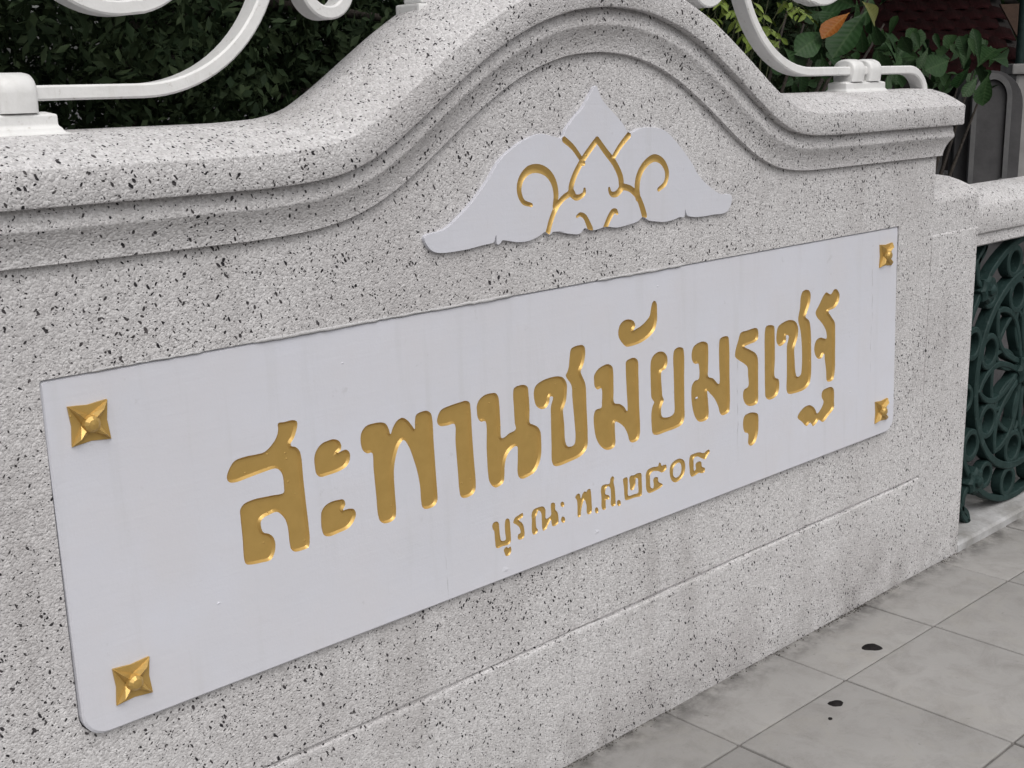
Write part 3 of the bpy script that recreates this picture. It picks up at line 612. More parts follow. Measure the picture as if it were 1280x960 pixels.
# plate rectangle and body
PL, PR, PT, PB = 0.631, 2.829, 0.988, 0.462
def plate_outline(g=0.0, r=0.035, rt=0.004):
    o = []
    for cx, cz, a0, rr in ((PR + g, PT + g, 0, rt), (PL - g, PT + g, 90, rt), (PL - g, PB - g, 180, r), (PR + g, PB - g, 270, r)):
        sx = -1 if a0 in (0, 270) else 1
        sz = -1 if a0 in (0, 90) else 1
        for k in range(7):
            a = R(a0 + 15 * k)
            o.append((cx + sx * rr + rr * math.cos(a), cz + sz * rr + rr * math.sin(a)))
    return np.array(o)
ZG = 0.292                       # groove over the plinth
top = [off_path(x, -0.03) for x in np.linspace(X1, X0, 120)]
body_out = np.array([(X0, ZG)] + [(X1, ZG)] + top)
hole = plate_outline(0.0015)
v2, f2 = cdt([body_out, hole])
c = centroids(v2, f2)
keep = pip(c, body_out) & ~pip(c, hole)
Vb = [(a, YF, b) for a, b in v2]
Fb = [f for f, k in zip(f2, keep) if k]
nb = len(v2)
n0 = len(body_out)
v3, f3 = cdt([body_out])
k3 = pip(centroids(v3, f3), body_out)
parts = [(Vb, Fb), ([(a, YB, b) for a, b in v3], [f for f, k in zip(f3, k3) if k])]
ring = [(a, YF, b) for a, b in body_out] + [(a, YB, b) for a, b in body_out]
parts.append((ring, [(i, (i + 1) % n0, n0 + (i + 1) % n0, n0 + i) for i in range(n0)]))
nh = len(hole)
parts.append(([(a, YF, b) for a, b in hole] + [(a, YF + 0.03, b) for a, b in hole],
              [(i, (i + 1) % nh, nh + (i + 1) % nh, nh + i) for i in range(nh)] + [tuple(nh + i for i in range(nh))]))
bm = bmesh.new()
me_v, me_f = join(*parts)
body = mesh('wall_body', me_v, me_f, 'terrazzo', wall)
bm.from_mesh(body.data)
bmesh.ops.remove_doubles(bm, verts=bm.verts[:], dist=1e-5)
bmesh.ops.recalc_face_normals(bm, faces=bm.faces[:])
bm.to_mesh(body.data); bm.free()

# plinth with a rounded top edge and a narrow worn groove above it
pl = [(0.0055, -0.02), (0.0053, ZG - 0.016), (0.0060, ZG - 0.0105), (0.008, ZG - 0.0075), (0.0135, ZG - 0.006), (0.0135, ZG + 0.002), (YB - 0.006, ZG + 0.002), (YB - 0.006, -0.02)]
def worn_prism(poly, x0, x1, n, worn, seed):
    q = random.Random(seed)
    V, F = [], []
    m = len(poly)
    off_ = [0.0] * m
    for i in range(n + 1):
        x = x0 + (x1 - x0) * i / n
        big_ = 0.0016 * math.sin(x * 9.0) + 0.0012 * math.sin(x * 23.0 + 1.0)
        for k, (y, z) in enumerate(poly):
            if k in worn:
                off_[k] = 0.6 * off_[k] + q.uniform(-1, 1) * 0.0007
                V.append((x, y + abs(off_[k]) * 0.9, z + big_ + off_[k]))
            else:
                V.append((x, y, z))
    for i in range(n):
        for k in range(m):
            l = (k + 1) % m
            F.append((i * m + k, (i + 1) * m + k, (i + 1) * m + l, i * m + l))
    F += [tuple(range(m)), tuple(n * m + k for k in range(m - 1, -1, -1))]
    return V, F
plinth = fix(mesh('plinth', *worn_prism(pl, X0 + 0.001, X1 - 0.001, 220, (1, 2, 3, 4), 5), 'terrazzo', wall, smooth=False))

# shouldered piers at both ends, cushion topped
PW = 0.247
def pier(x0, x1):
    prof = [(0.0058, -0.02), (0.0058, 0.944), (0.0064, 0.9475), (0.0086, 0.9485), (0.0086, 1.031), (0.0105, 1.039), (0.016, 1.050), (0.035, 1.061), (0.065, 1.073), (0.10, 1.083), (0.135, 1.0865), (0.17, 1.083),
            (0.205, 1.073), (0.235, 1.061), (0.254, 1.048), (0.262, 1.039), (0.2645, 1.031), (0.2645, -0.02)]
    v, f = prism(prof, x0, x1)
    return v, f
for x0, x1 in ((X1, X1 + PW), (X0 - PW, X0)):
    o = fix(mesh('end_pier', *pier(x0, x1), 'terrazzo', wall))
    bv = o.modifiers.new('bevel', 'BEVEL')
    bv.width = 0.003; bv.segments = 2; bv.limit_method = 'ANGLE'; bv.angle_limit = R(50)

# ------------------------------------------------------------------ name plate with sunk gold letters
def yplate(z):                    # the slab leans a little: flush at the top, proud at the foot
    t = (PT - z) / (PT - PB)
    return 0.0105 - 0.0155 * t

letters = [[smooth_poly(p, 0.0032)] for p in BIG]
n_big = len(letters)
for p in SMALL:
    letters.append([smooth_poly(p, 0.0022)])
for L in letters[n_big:]:         # the zero is a ring
    if abs(np.mean(L[0][:, 0]) - np.mean(np.array(ZERO_IN)[:, 0])) < 0.01:
        L.append(smooth_poly(ZERO_IN, 0.0022))

outline = plate_outline(0.0)
inset = plate_outline(-0.003)
v2, f2 = cdt([inset] + [p for L in letters for p in L])
c = centroids(v2, f2)
keep = pip(c, inset)
for L in letters:
    ins = pip(c, L[0])
    if len(L) > 1:
        ins &= ~pip(c, L[1])
    keep &= ~ins
Vp = [(a, yplate(b), b) for a, b in v2]
Fp = [f for f, k in zip(f2, keep) if k]
no = len(outline)
rim = [(a, yplate(b), b) for a, b in inset] + [(a, yplate(b) + 0.0028, b) for a, b in outline] + [(a, YF + 0.029, b) for a, b in outline]
Fr = []
for r0 in (0, no):
    Fr += [(r0 + i, r0 + (i + 1) % no, r0 + no + (i + 1) % no, r0 + no + i) for i in range(no)]
pv_, pf_ = join((Vp, Fp), (rim, Fr))
plate = mesh('name_plate', pv_, pf_, 'plate', wall)
fix(plate)

# smear of filler left along the plate's upper edge
def bead(x0, x1, seed):
    q = random.Random(seed)
    n = max(4, int((x1 - x0) / 0.012))
    P, rad = [], []
    w0 = 0.003
    for k in range(n + 1):
        w0 = min(0.0036, max(0.0010, w0 + q.uniform(-.0007, .0007)))
        P.append((x0 + (x1 - x0) * k / n, YF + 0.0012 + q.uniform(-.0004, .0004), PT + 0.0020 + q.uniform(-.0008, .0008)))
        rad.append(w0 if 0 < k < n else 0.0008)
    return tube(P, rad, 8)
for k, (x0, x1) in enumerate(((0.70, 0.88), (0.96, 1.50), (1.72, 1.98))):
    mesh('filler_bead', *bead(x0, x1, 40 + k), 'filler', wall, smooth=True)

def sunk(L, wd, dp, grid):
    outer = L[0]
    extra = []
    for frac in (0.45, 1.0):
        for p, s in zip(L, (1, -1)):
            q = offset_in(p, wd * frac * s)
            okk = pip(q, outer)
            if len(L) > 1: okk &= ~pip(q, L[1])
            q = q[okk]
            if len(q):
                extra.append(q[poly_dist(q, L) > wd * frac * 0.9])
    mn, mx = outer.min(0), outer.max(0)
    g = np.stack(np.meshgrid(np.arange(mn[0], mx[0], grid), np.arange(mn[1], mx[1], grid)), -1).reshape(-1, 2)
    g = g + RNG.uniform(-0.25, 0.25, g.shape) * grid
    g = g[pip(g, outer)]
    if len(g):
        d = poly_dist(g, L)
        g = g[(d > wd * 1.25) | ((d > wd * 0.6) & (d < wd * 0.8))]
        extra.append(g)
    ex = np.concatenate(extra) if extra else []
    v, f = cdt(L, ex)
    c = centroids(v, f)
    k = pip(c, outer)
    if len(L) > 1: k &= ~pip(c, L[1])
    d = poly_dist(v, L)
    t = np.clip(d / wd, 0, 1)
    prof = t
    v3 = [(a, yplate(b) + dp * q, b) for (a, b), q in zip(v, prof)]
    return compact(v3, [x for x, y in zip(f, k) if y])
chv, chf = [], []
q = random.Random(9)
for cx, cz, r in ((1.70, 0.487, .010), (1.452, 0.480, .011), (2.02, 0.70, .004), (1.12, 0.93, .004), (0.86, 0.60, .005), (2.62, 0.60, .005), (1.9, 0.955, .004)):
    k0 = len(chv)
    n = 9
    for m_ in range(n):
        a = 2 * math.pi * m_ / n
        rr_ = r * q.uniform(0.5, 1.1)
        x, z = cx + rr_ * math.cos(a) * 1.2, cz + rr_ * math.sin(a) * 0.8
        chv.append((x, yplate(z) + 0.0002, z))
    chv.append((cx, yplate(cz) - 0.0011, cz))
    chf += [(k0 + m_, k0 + (m_ + 1) % n, k0 + n) for m_ in range(n)]
tag(fix(mesh('paint_flake', chv, chf, 'plate', plate)), kind='stuff')
for i, L in enumerate(letters):
    wd, dp, gr = (0.0036, 0.0042, 0.0050) if i < n_big else (0.0019, 0.0022, 0.0032)
    v, f = sunk(L, wd, dp, gr)
    o = mesh('letter', v, f, 'gold', plate)
    fix(o); smooth_angle(o, 28)
    # make every letter face the street
    if sum(p.normal.y * p.area for p in o.data.polygons) > 0:
        o.data.flip_normals()

# four-petalled gilt rosettes in the plate's corners
def rosette(cx, cz, a):
    V = [(0, -0.0105, 0)]
    F = []
    for q in range(4):
        m = Matrix.Rotation(R(90 * q), 3, 'Y')
        pts = [(a, -0.003, a), (0.66 * a, -0.0130, 0.66 * a), (0.30 * a, -0.0100, 0.30 * a), (0.90 * a, -0.0020, 0.0), (0.42 * a, -0.0028, 0.0),
               (0.0, -0.0020, 0.90 * a), (0.0, -0.0028, 0.42 * a), (a, 0.004, a), (0.91 * a, 0.004, 0.0), (0.0, 0.004, 0.91 * a)]
        k = len(V)
        V += [tuple(m @ Vector(p)) for p in pts]
        F += [(k, k + 3, k + 4, k + 1), (k + 1, k + 4, k + 2), (k, k + 1, k + 6, k + 5), (k + 1, k + 2, k + 6), (0, k + 2, k + 4), (0, k + 6, k + 2),
              (k, k + 7, k + 8, k + 3), (k, k + 5, k + 9, k + 7)]
    # central button
    bn = 12
    k = len(V)
    for r, y in ((0.46 * a, -0.005), (0.41 * a, -0.0125), (0.25 * a, -0.0165)):
        for j in range(bn):
            V.append((r * math.cos(2 * math.pi * j / bn), y, r * math.sin(2 * math.pi * j / bn)))
    V.append((0, -0.0178, 0))
    for i in range(2):
        for j in range(bn):
            l = (j + 1) % bn
            F.append((k + i * bn + j, k + i * bn + l, k + (i + 1) * bn + l, k + (i + 1) * bn + j))
    for j in range(bn):
        F.append((k + 2 * bn + j, k + 2 * bn + (j + 1) % bn, len(V) - 1))
    return [(cx + x, yplate(cz) + y, cz + z) for x, y, z in V], F
for cx, cz in ((0.692, 0.919), (0.710, 0.527), (2.770, 0.923), (2.763, 0.525)):
    o = mesh('rosette', *rosette(cx, cz, 0.0285), 'gold', plate)
    fix(o)

# ------------------------------------------------------------------ pediment ornament with gold-lined scrolls
orn = smooth_poly(ORN, 0.004)
OY, OB = 0.0005, YF + 0.004
ribs, lines = [], []
for g, pts, ws in STROKES:
    p = smooth_poly(pts, 0.003, closed=False)
    s0 = np.concatenate(([0], np.cumsum(np.linalg.norm(np.diff(np.array(pts), axis=0), axis=1)))); s0 /= s0[-1]
    s1 = np.concatenate(([0], np.cumsum(np.linalg.norm(np.diff(p, axis=0), axis=1)))); s1 /= s1[-1]
    hw = np.interp(s1, s0, ws) * 1.12
    t = np.gradient(p, axis=0); t /= np.linalg.norm(t, axis=1)[:, None]
    n = np.stack((-t[:, 1], t[:, 0]), 1)
    left, right = p + n * hw[:, None], p - n * hw[:, None]
    a0 = math.atan2(-t[0][1], -t[0][0]); a1 = math.atan2(t[-1][1], t[-1][0])
    capb = [p[-1] + hw[-1] * np.array((math.cos(a1 + q), math.sin(a1 + q))) for q in (R(50), 0, R(-50))]
    capa = [p[0] + hw[0] * np.array((math.cos(a0 + q), math.sin(a0 + q))) for q in (R(50), 0, R(-50))]
    ribs.append((g, np.concatenate((left, capb, right[::-1], capa))))
    lines.append((p, hw))
ex = np.concatenate([p for p, h in lines])
v2, f2 = cdt([orn] + [r for g, r in ribs], ex)
c = centroids(v2, f2)
ino = pip(c, orn)
grp = np.full(len(c), -1)
for g, r in ribs:
    grp[pip(c, r) & (grp < 0)] = g
val = np.zeros(len(v2))
for p, hw in lines:
    D, t = seg_dist(v2, p[:-1], p[1:])
    H = hw[:-1] + (hw[1:] - hw[:-1]) * t
    val = np.maximum(val, (1 - D / H).max(axis=1))
dep = 0.0052 * np.clip(val * 1.35, 0, 1) ** 0.75
V3 = [(a, OY + q, b) for (a, b), q in zip(v2, dep)]
front = [f for f, k, g in zip(f2, ino, grp) if k and g < 0]
na = len(orn)
outw = offset_in(orn, -0.0004)
side = [(a, OY, b) for a, b in orn] + [(a, OY + 0.0012, b) for a, b in outw] + [(a, OB, b) for a, b in outw]
Fs = []
for r0 in (0, na):
    Fs += [(r0 + i, r0 + (i + 1) % na, r0 + na + (i + 1) % na, r0 + na + i) for i in range(na)]
flat = [(a, OY, b) if True else None for a, b in v2]
ov, of = join(compact(V3, front), (side, Fs))
ornament = fix(mesh('pediment_ornament', ov, of, 'plate', wall))
for gsel in (0, 1, 2):
    fs = [f for f, k, g in zip(f2, ino, grp) if k and g == gsel]
    o = mesh('gold_scroll', *compact(V3, fs), 'gold', ornament, smooth=True)
    fix(o)
    if sum(p.normal.y * p.area for p in o.data.polygons) > 0:
        o.data.flip_normals()

# ================================================================== WHITE IRON SCROLLS ON THE COPING
def mir(p, s):
    return [(XC - s * (x - XC), z) for x, z in p]
YI0, YI1 = 0.072, 0.112
def stepped_block(xa, xb, zb, y0, y1):
    """cast foot with stepped, hollow-moulded sides"""
    lv = [(0.012, 0.0), (0.012, 0.011), (0.006, 0.013), (0.004, 0.018), (0.0, 0.022), (0.0, 0.036), (-0.012, 0.040)]
    V, F = [], []
    for o, z in lv:
        V += [(xa - o, y0 - o, zb + z), (xb + o, y0 - o, zb + z), (xb + o, y1 + o, zb + z), (xa - o, y1 + o, zb + z)]
    for i in range(len(lv) - 1):
        for k in range(4):
            l = (k + 1) % 4
            F.append((i * 4 + k, i * 4 + l, i * 4 + 4 + l, i * 4 + 4 + k))
    F += [(3, 2, 1, 0), tuple(len(V) - 4 + k for k in range(4))]
    return V, F
def collar(x, z, wx, zb):
    """a strap bent over the bar, round in section, its ends cast into the foot"""
    n = 18
    ym = (YI0 + YI1) / 2
    out = [(-0.029, zb - z)]
    for k in range(n + 1):
        a = math.pi - math.pi * k / n
        out.append((0.032 * math.copysign(abs(math.cos(a)) ** 0.85, math.cos(a)), 0.0275 * max(math.sin(a), 0.0) ** 0.9))
    out.append((0.029, zb - z))
    m = len(out)
    V, F = [], []
    for t, sc in ((-1.0, 0.84), (-0.9, 0.94), (-0.62, 1.0), (0.62, 1.0), (0.9, 0.94), (1.0, 0.84)):
        for a, b in out:
            V.append((x + t * wx, ym + a * sc, z + (b * sc if b > 0 else b)))
    for i in range(5):
        for k in range(m):
            l = (k + 1) % m
            F.append((i * m + k, i * m + l, (i + 1) * m + l, (i + 1) * m + k))
    F += [tuple(range(m - 1, -1, -1)), tuple(5 * m + k for k in range(m))]
    return V, F
ZI = 1.3705                       # bar axis
def side_scroll(s, label, xf, xa, xb, hc, rr, ri, zc):
    """xf foot, xa..xb block, hc centre of the scroll, rr outer and ri inner radius (distances from the wall's axis)"""
    root = thing('iron_scroll', (XC + s * 0.95, 0.09, 1.30), label, 'ironwork', 'white iron scrolls on the wall top')
    p = [(xf - 0.085 * (1 - math.cos(R(a))), zc - 0.068 + 0.068 * math.sin(R(a))) for a in range(0, 91, 9)]
    p += [(h, zc) for h in np.linspace(xf - 0.100, hc + 0.02, 14)]
    p = [(XC - h, z) for h, z in p]
    cz = zc + rr
    sp = arc(XC - hc, cz, rr, -90, 20, 26) + arc(XC - hc, cz, rr, 24, 270, 44, ri)[0:] + arc(XC - hc, cz, ri, 276, 500, 36, ri * 0.55)
    p += sp
    o = mesh('scroll_bar', *bar(mir(p, s), YI0, YI1, 0.0205), 'iron', root)
    fix(o); smooth_angle(o, 30)
    xa, xb = sorted((XC + s * xa, XC + s * xb))
    b = mesh('foot_block', *stepped_block(xa, xb, zc - 0.0645, 0.066, 0.118), 'iron', root)
    fix(b)
    bvm = b.modifiers.new('bevel', 'BEVEL'); bvm.width = 0.002; bvm.segments = 2; bvm.limit_method = 'ANGLE'
    xm = (xa + xb) / 2
    for xx in (xm - 0.0375, xm + 0.0375):
        c_ = mesh('collar', *collar(xx, zc, 0.0255, zc - 0.0255), 'iron', root)
        fix(c_); smooth_angle(c_, 40)
    return root
side_scroll(1, 'white iron scroll on the low right end of the terrazzo wall, by the green railing', 1.326, 1.112, 0.936, 0.80, 0.280, 0.117, 1.3705)
side_scroll(-1, 'white iron scroll on the low left end of the terrazzo wall', 1.36, 1.176, 1.000, 0.87, 0.237, 0.122, 1.3630)

crest = thing('iron_crest', (XC, 0.09, 1.56), 'white iron crest standing astride the top of the curved coping, mostly above the frame', 'ironwork')
for s in (-1, 1):
    hx, hz, hr = ((0.538, 1.516, 0.036), (0.415, 1.565, 0.045))[s > 0]
    xf = XC + s * 0.305
    zf = off_path(xf, 0.072)[1]
    V, F = box(-0.045, 0.045, 0.085, 0.150, -0.045, 0.030, 0.004)
    V2, F2 = box(-0.033, 0.033, 0.093, 0.142, 0.031, 0.075, 0.004)
    mesh('foot_block', *join(([(xf + x, y, zf + z) for x, y, z in V], F), ([(xf + x, y, zf + z) for x, y, z in V2], F2)), 'iron', crest)
    hook = arc(XC - hx, hz, hr, 20, -200, 30, hr * 1.25)
    p = hook + smooth_poly([hook[-1], (XC - hx + 0.0, 1.66), (XC - 0.38, 1.72), (XC - 0.25, 1.80), (XC - 0.08, 2.02), (XC - 0.006, 2.15)], 0.02, closed=False).tolist()[1:]
    o = mesh('scroll_bar', *bar(mir(p, s), YI0, YI1, 0.0205), 'iron', crest)
    fix(o); smooth_angle(o, 30)
    q = smooth_poly([(XC - 0.305, zf + 0.07), (XC - 0.30, 1.60), (XC - 0.27, 1.66), (XC - 0.16, 1.62), (XC - 0.13, 1.70), (XC - 0.20, 1.80)], 0.02, closed=False).tolist()
    o = mesh('scroll_bar', *bar(mir(q, s), YI0 + 0.003, YI1 - 0.003, 0.0195), 'iron', crest)
    fix(o); smooth_angle(o, 30)

# ================================================================== BRIDGE RAILING (right)
rail = thing('bridge_railing', (4.3, 0.13, 0.0), 'speckled stone railing with dark green cast iron tracery, right of the wall', 'railing')
RX0, RX1 = X1 + PW - 0.004, 5.16
rp = [(0.034, 0.886), (0.030, 0.890), (0.030, 0.918), (0.020, 0.9255), (0.018, 0.931), (0.018, 0.992), (0.022, 1.002), (0.034, 1.013), (0.060, 1.030), (0.095, 1.0405), (0.13, 1.044)]
rp = rp + [(0.26 - y, z) for y, z in rp[::-1][1:]]
o = fix(mesh('top_rail', *prism(rp, RX0, RX1), 'terrazzo', rail)); smooth_angle(o, 25)
cp = [(0.004, -0.02), (0.004, 0.020), (0.010, 0.028), (0.030, 0.031), (0.25, 0.034), (0.256, -0.02)]
fix(mesh('curb', *prism(cp, RX0 + 0.003, RX1), 'curb', rail))
fix(mesh('post', *pier(RX1 - 0.002, RX1 + 0.26), 'terrazzo', rail))

def lens(cx, cz, a, r0, r1, hw):
    pts = []
    for k in range(13):
        t = k / 12
        w_ = hw * math.sin(math.pi * t) ** 0.8 * (0.55 + 0.6 * t)
        pts.append((r0 + (r1 - r0) * t, w_))
    pts += [(x, -y) for x, y in pts[-2:0:-1]]
    ca, sa = math.cos(R(a)), math.sin(R(a))
    return [(cx + x * ca - y * sa, cz + x * sa + y * ca) for x, y in pts]
GY0, GY1 = 0.060, 0.100
def panel(hx, hz):
    def add(name, vf):
        o = mesh(name, *vf, 'green', rail)
        fix(o); smooth_angle(o, 35)
        return o
    add('outer_ring', bar(arc(hx, hz, 0.417, 0, 360, 72)[:-1], GY0 + .002, GY1 - .002, 0.020, True))
    add('inner_ring', bar(arc(hx, hz, 0.310, 0, 360, 64)[:-1], GY0, GY1, 0.024, True))
    for k in range(7):
        a = 159 + 360 / 7 * k
        add('small_ring', bar(arc(hx + 0.252 * math.cos(R(a)), hz + 0.252 * math.sin(R(a)), 0.047, 0, 360, 24)[:-1], GY0 + .002, GY1 - .002, 0.018, True))
        add('small_ring', bar(arc(hx + 0.363 * math.cos(R(a)), hz + 0.363 * math.sin(R(a)), 0.042, 0, 360, 24)[:-1], GY0 + .003, GY1 - .003, 0.018, True))
        b = a + 180 / 7
        add('petal', bar(lens(hx, hz, b, 0.035, 0.285, 0.062), GY0 + .001, GY1 - .001, 0.018, True))
        add('petal', bar(lens(hx, hz, a, 0.035, 0.200, 0.030), GY0 + .004, GY1 - .004, 0.014, True))
    add('lattice_ring', bar(arc(hx, hz, 0.203, 0, 360, 48)[:-1], GY0 + .005, GY1 - .005, 0.015, True))
    for k in range(7):
        a = 159 + 360 / 7 * (k + 0.5)
        add('small_ring', bar(arc(hx + 0.364 * math.cos(R(a)), hz + 0.364 * math.sin(R(a)), 0.036, 0, 360, 20)[:-1], GY0 + .004, GY1 - .004, 0.016, True))
    def boss(cx, cz, r):
        V, F = [], []
        n = 16
        for rr, y in ((r, GY1), (r, GY0 - 0.004), (0.8 * r, GY0 - 0.012), (0.45 * r, GY0 - 0.012), (0.4 * r, GY0 - 0.020), (0.15 * r, GY0 - 0.026)):
            for k in range(n):
                w_ = 1 + 0.13 * math.cos(8 * 2 * math.pi * k / n) * (0.4 * r < rr)
                V.append((cx + rr * w_ * math.cos(2 * math.pi * k / n), y, cz + rr * w_ * math.sin(2 * math.pi * k / n)))
        for i in range(5):
            for k in range(n):
                l = (k + 1) % n
                F.append((i * n + k, i * n + l, (i + 1) * n + l, (i + 1) * n + k))
        F += [tuple(range(n)), tuple(5 * n + k for k in range(n))]
        return V, F
    add('hub', boss(hx, hz, 0.05))
    for sx, sz in ((-1, 1), (-1, -1), (1, 1), (1, -1)):
        bx, bz = hx + sx * 0.288, hz + sz * (0.30 if sz < 0 else 0.285)
        add('boss', boss(bx, bz, 0.040))
        q = [(hx + sx * 0.455, hz + sz * 0.27), (hx + sx * 0.40, hz + sz * 0.31), (hx + sx * 0.365, hz + sz * 0.36), (hx + sx * 0.315, hz + sz * 0.395), (hx + sx * 0.30, hz + sz * 0.428)]
        add('corner_bar', bar(smooth_poly(q, 0.012, closed=False).tolist(), GY0, GY1, 0.018))
        q2 = [(bx, bz), (bx + sx * 0.05, bz + sz * 0.03), (bx + sx * 0.055, bz + sz * 0.09), (bx + sx * 0.015, bz + sz * 0.128)]
        add('corner_bar', bar(smooth_poly(q2, 0.012, closed=False).tolist(), GY0, GY1, 0.018))
panel(3.722, 0.460)
panel(4.676, 0.460)

# ================================================================== GUM SPOTS ON THE PAVING
def blot(cx, cy, a, b, ang, seed):
    rr = random.Random(seed)
    n = 18
    V = [(cx, cy, 0.0036)]
    ph = [rr.uniform(0, 6.28) for _ in range(4)]
    for ring, z in ((0.72, 0.0034), (1.0, -0.002)):
        for k in range(n):
            t = 2 * math.pi * k / n
            w_ = 1 + 0.10 * math.sin(2 * t + ph[0]) + 0.08 * math.sin(3 * t + ph[1]) + 0.05 * math.sin(5 * t + ph[2])
            x, y = a * w_ * ring * math.cos(t), b * w_ * ring * math.sin(t)
            V.append((cx + x * math.cos(ang) - y * math.sin(ang), cy + x * math.sin(ang) + y * math.cos(ang), z))
    F = [(0, 1 + k, 1 + (k + 1) % n) for k in range(n)] + [(1 + k, 1 + n + k, 1 + n + (k + 1) % n, 1 + (k + 1) % n) for k in range(n)]
    return V, F
grp_g = 'black gum spots trodden into the paving'
tag(mesh('gum_spot', *blot(2.523, -0.149, 0.024, 0.020, -0.8, 3), 'gum', smooth=True), 'larger black gum spot near the wall, on the narrow slab row', 'gum spot', grp_g, 'thing')
tag(mesh('gum_spot', *blot(2.218, -0.243, 0.019, 0.016, -0.5, 8), 'gum', smooth=True), 'smaller black gum spot on the full-size paving slab', 'gum spot', grp_g, 'thing')

gv, gf = [], []
q = random.Random(77)
for k in range(1500):
    x = q.uniform(0.9, 3.24)
    if math.sin(x * 5.1) + 0.8 * math.sin(x * 13.7 + 2) + q.uniform(-.9, .9) < -0.1:
        continue
    y = 0.004 - abs(q.gauss(0, 0.006))
    r = q.uniform(0.0010, 0.0034)
    k0 = len(gv)
    for m_ in range(5):
        a = 2 * math.pi * m_ / 5 + q.uniform(-.3, .3)
        gv.append((x + r * math.cos(a) * 1.3, y + r * math.sin(a), -0.003))
    gv.append((x + q.uniform(-.3, .3) * r, y, r * q.uniform(0.5, 1.0)))
    gf += [(k0 + m_, k0 + (m_ + 1) % 5, k0 + 5) for m_ in range(5)]
tag(mesh('grit', gv, gf, 'grit'), 'dark grit gathered along the foot of the wall', 'grit', kind='stuff')
tag(mesh('gum_spot', *blot(2.150, -0.272, 0.0055, 0.005, 0.2, 5), 'gum', smooth=True), 'tiny black gum speck beside the smaller gum spot', 'gum spot', grp_g, 'thing')

# ================================================================== GREENERY BEHIND
def leaf_cloud(n, blobs, size, seed, droop=0.5):
    """many small folded leaves in ellipsoid clumps; returns verts, faces"""
    g = np.random.default_rng(seed)
    wts = np.array([b[3] * b[4] * b[5] * (b[6] if len(b) > 6 else 1) for b in blobs]); wts /= wts.sum()
    pick = g.choice(len(blobs), n, p=wts)
    B = np.array([b[:6] for b in blobs])[pick]
    d = g.normal(size=(n, 3)); d /= np.linalg.norm(d, axis=1)[:, None]
    r = g.uniform(0, 1, n) ** 0.42
    c = B[:, :3] + d * r[:, None] * B[:, 3:6]
    c[:, 2] = np.maximum(c[:, 2], 0.05)
    ax = g.normal(size=(n, 3)); ax[:, 2] -= droop
    ax /= np.linalg.norm(ax, axis=1)[:, None]
    up = g.normal(size=(n, 3)) + d * 0.8 + np.array((0, -0.3, 0.5))
    sd_ = np.cross(ax, up); sd_ /= (np.linalg.norm(sd_, axis=1)[:, None] + 1e-9)
    nn = np.cross(sd_, ax)
    L = size * g.uniform(0.6, 1.35, n)[:, None]
    W_ = L * g.uniform(0.16, 0.26, n)[:, None]
    p0 = c - ax * L * 0.5
    p1 = c + ax * L * 0.5
    q1 = c - ax * L * 0.05 + sd_ * W_ + nn * W_ * 0.35
    q2 = c - ax * L * 0.05 - sd_ * W_ + nn * W_ * 0.35
    V = np.stack((p0, q1, p1, q2), 1).reshape(-1, 3)
    k = np.arange(n) * 4
    F = np.concatenate((np.stack((k, k + 1, k + 2), 1), np.stack((k, k + 2, k + 3), 1)))
    return V, F
def fast_mesh(name, V, F, mat, parent):
    me = bpy.data.meshes.new(name)
    off = origin(parent)
    V = V - np.array((off.x, off.y, off.z))
    me.vertices.add(len(V)); me.vertices.foreach_set('co', V.astype(np.float32).ravel())
    me.loops.add(len(F) * 3); me.loops.foreach_set('vertex_index', F.astype(np.int32).ravel())
    me.polygons.add(len(F)); me.polygons.foreach_set('loop_start', np.arange(0, len(F) * 3, 3, dtype=np.int32))
    me.update(calc_edges=True)
    me.materials.append(M[mat])
    o = bpy.data.objects.new(name, me)
    COL.objects.link(o)
    o.parent = parent
    return o
def bushy_tree(loc, blobs, n, size, seed, label, mat, stems, group=None, shade=None):
    root = thing('bushy_tree', loc, label, 'tree', group)
    V, F = leaf_cloud(n, blobs, size, seed)
    fast_mesh('crown', V, F, mat, root)
    if shade:
        V, F = leaf_cloud(*shade, seed + 100)
        fast_mesh('unseen_shade_crown', V, F, mat, root)  # unseen leaves overhead, added only to block sky light from what stands below
    rr = random.Random(seed)
    for (x, y, h, r) in stems:
        p = [(x, y, -0.02)]
        for k in range(1, 8):
            p.append((x + rr.uniform(-.06, .06) * k * .5, y + rr.uniform(-.06, .06) * k * .5, h * k / 7))
        mesh('trunk', *tube(p, [r * (1 - 0.09 * k) for k in range(8)], 9), 'bark', root, smooth=True)
    for b in blobs[::2]:
        x, y, h, r = min(stems, key=lambda s_: (s_[0] - b[0]) ** 2 + (s_[1] - b[1]) ** 2)
        a = Vector((x, y, min(h * 0.55, b[2])))
        e = Vector(b[:3])
        m = (a + e) / 2 + Vector((rr.uniform(-.1, .1), rr.uniform(-.1, .1), 0.1))
        mesh('limb', *tube([a, (a + m) / 2, m, (m + e) / 2, e], [r * .45, r * .38, r * .3, r * .2, r * .1], 6), 'bark', root, smooth=True)
    return root
rr = random.Random(21)
def blobs_in(x0, x1, y0, y1, z0, z1, n, r0, r1, wgt=1.0):
    return [(rr.uniform(x0, x1), rr.uniform(y0, y1), rr.uniform(z0, z1), rr.uniform(r0, r1), rr.uniform(r0, r1), rr.uniform(r0, r1) * 0.8, wgt) for _ in range(n)]
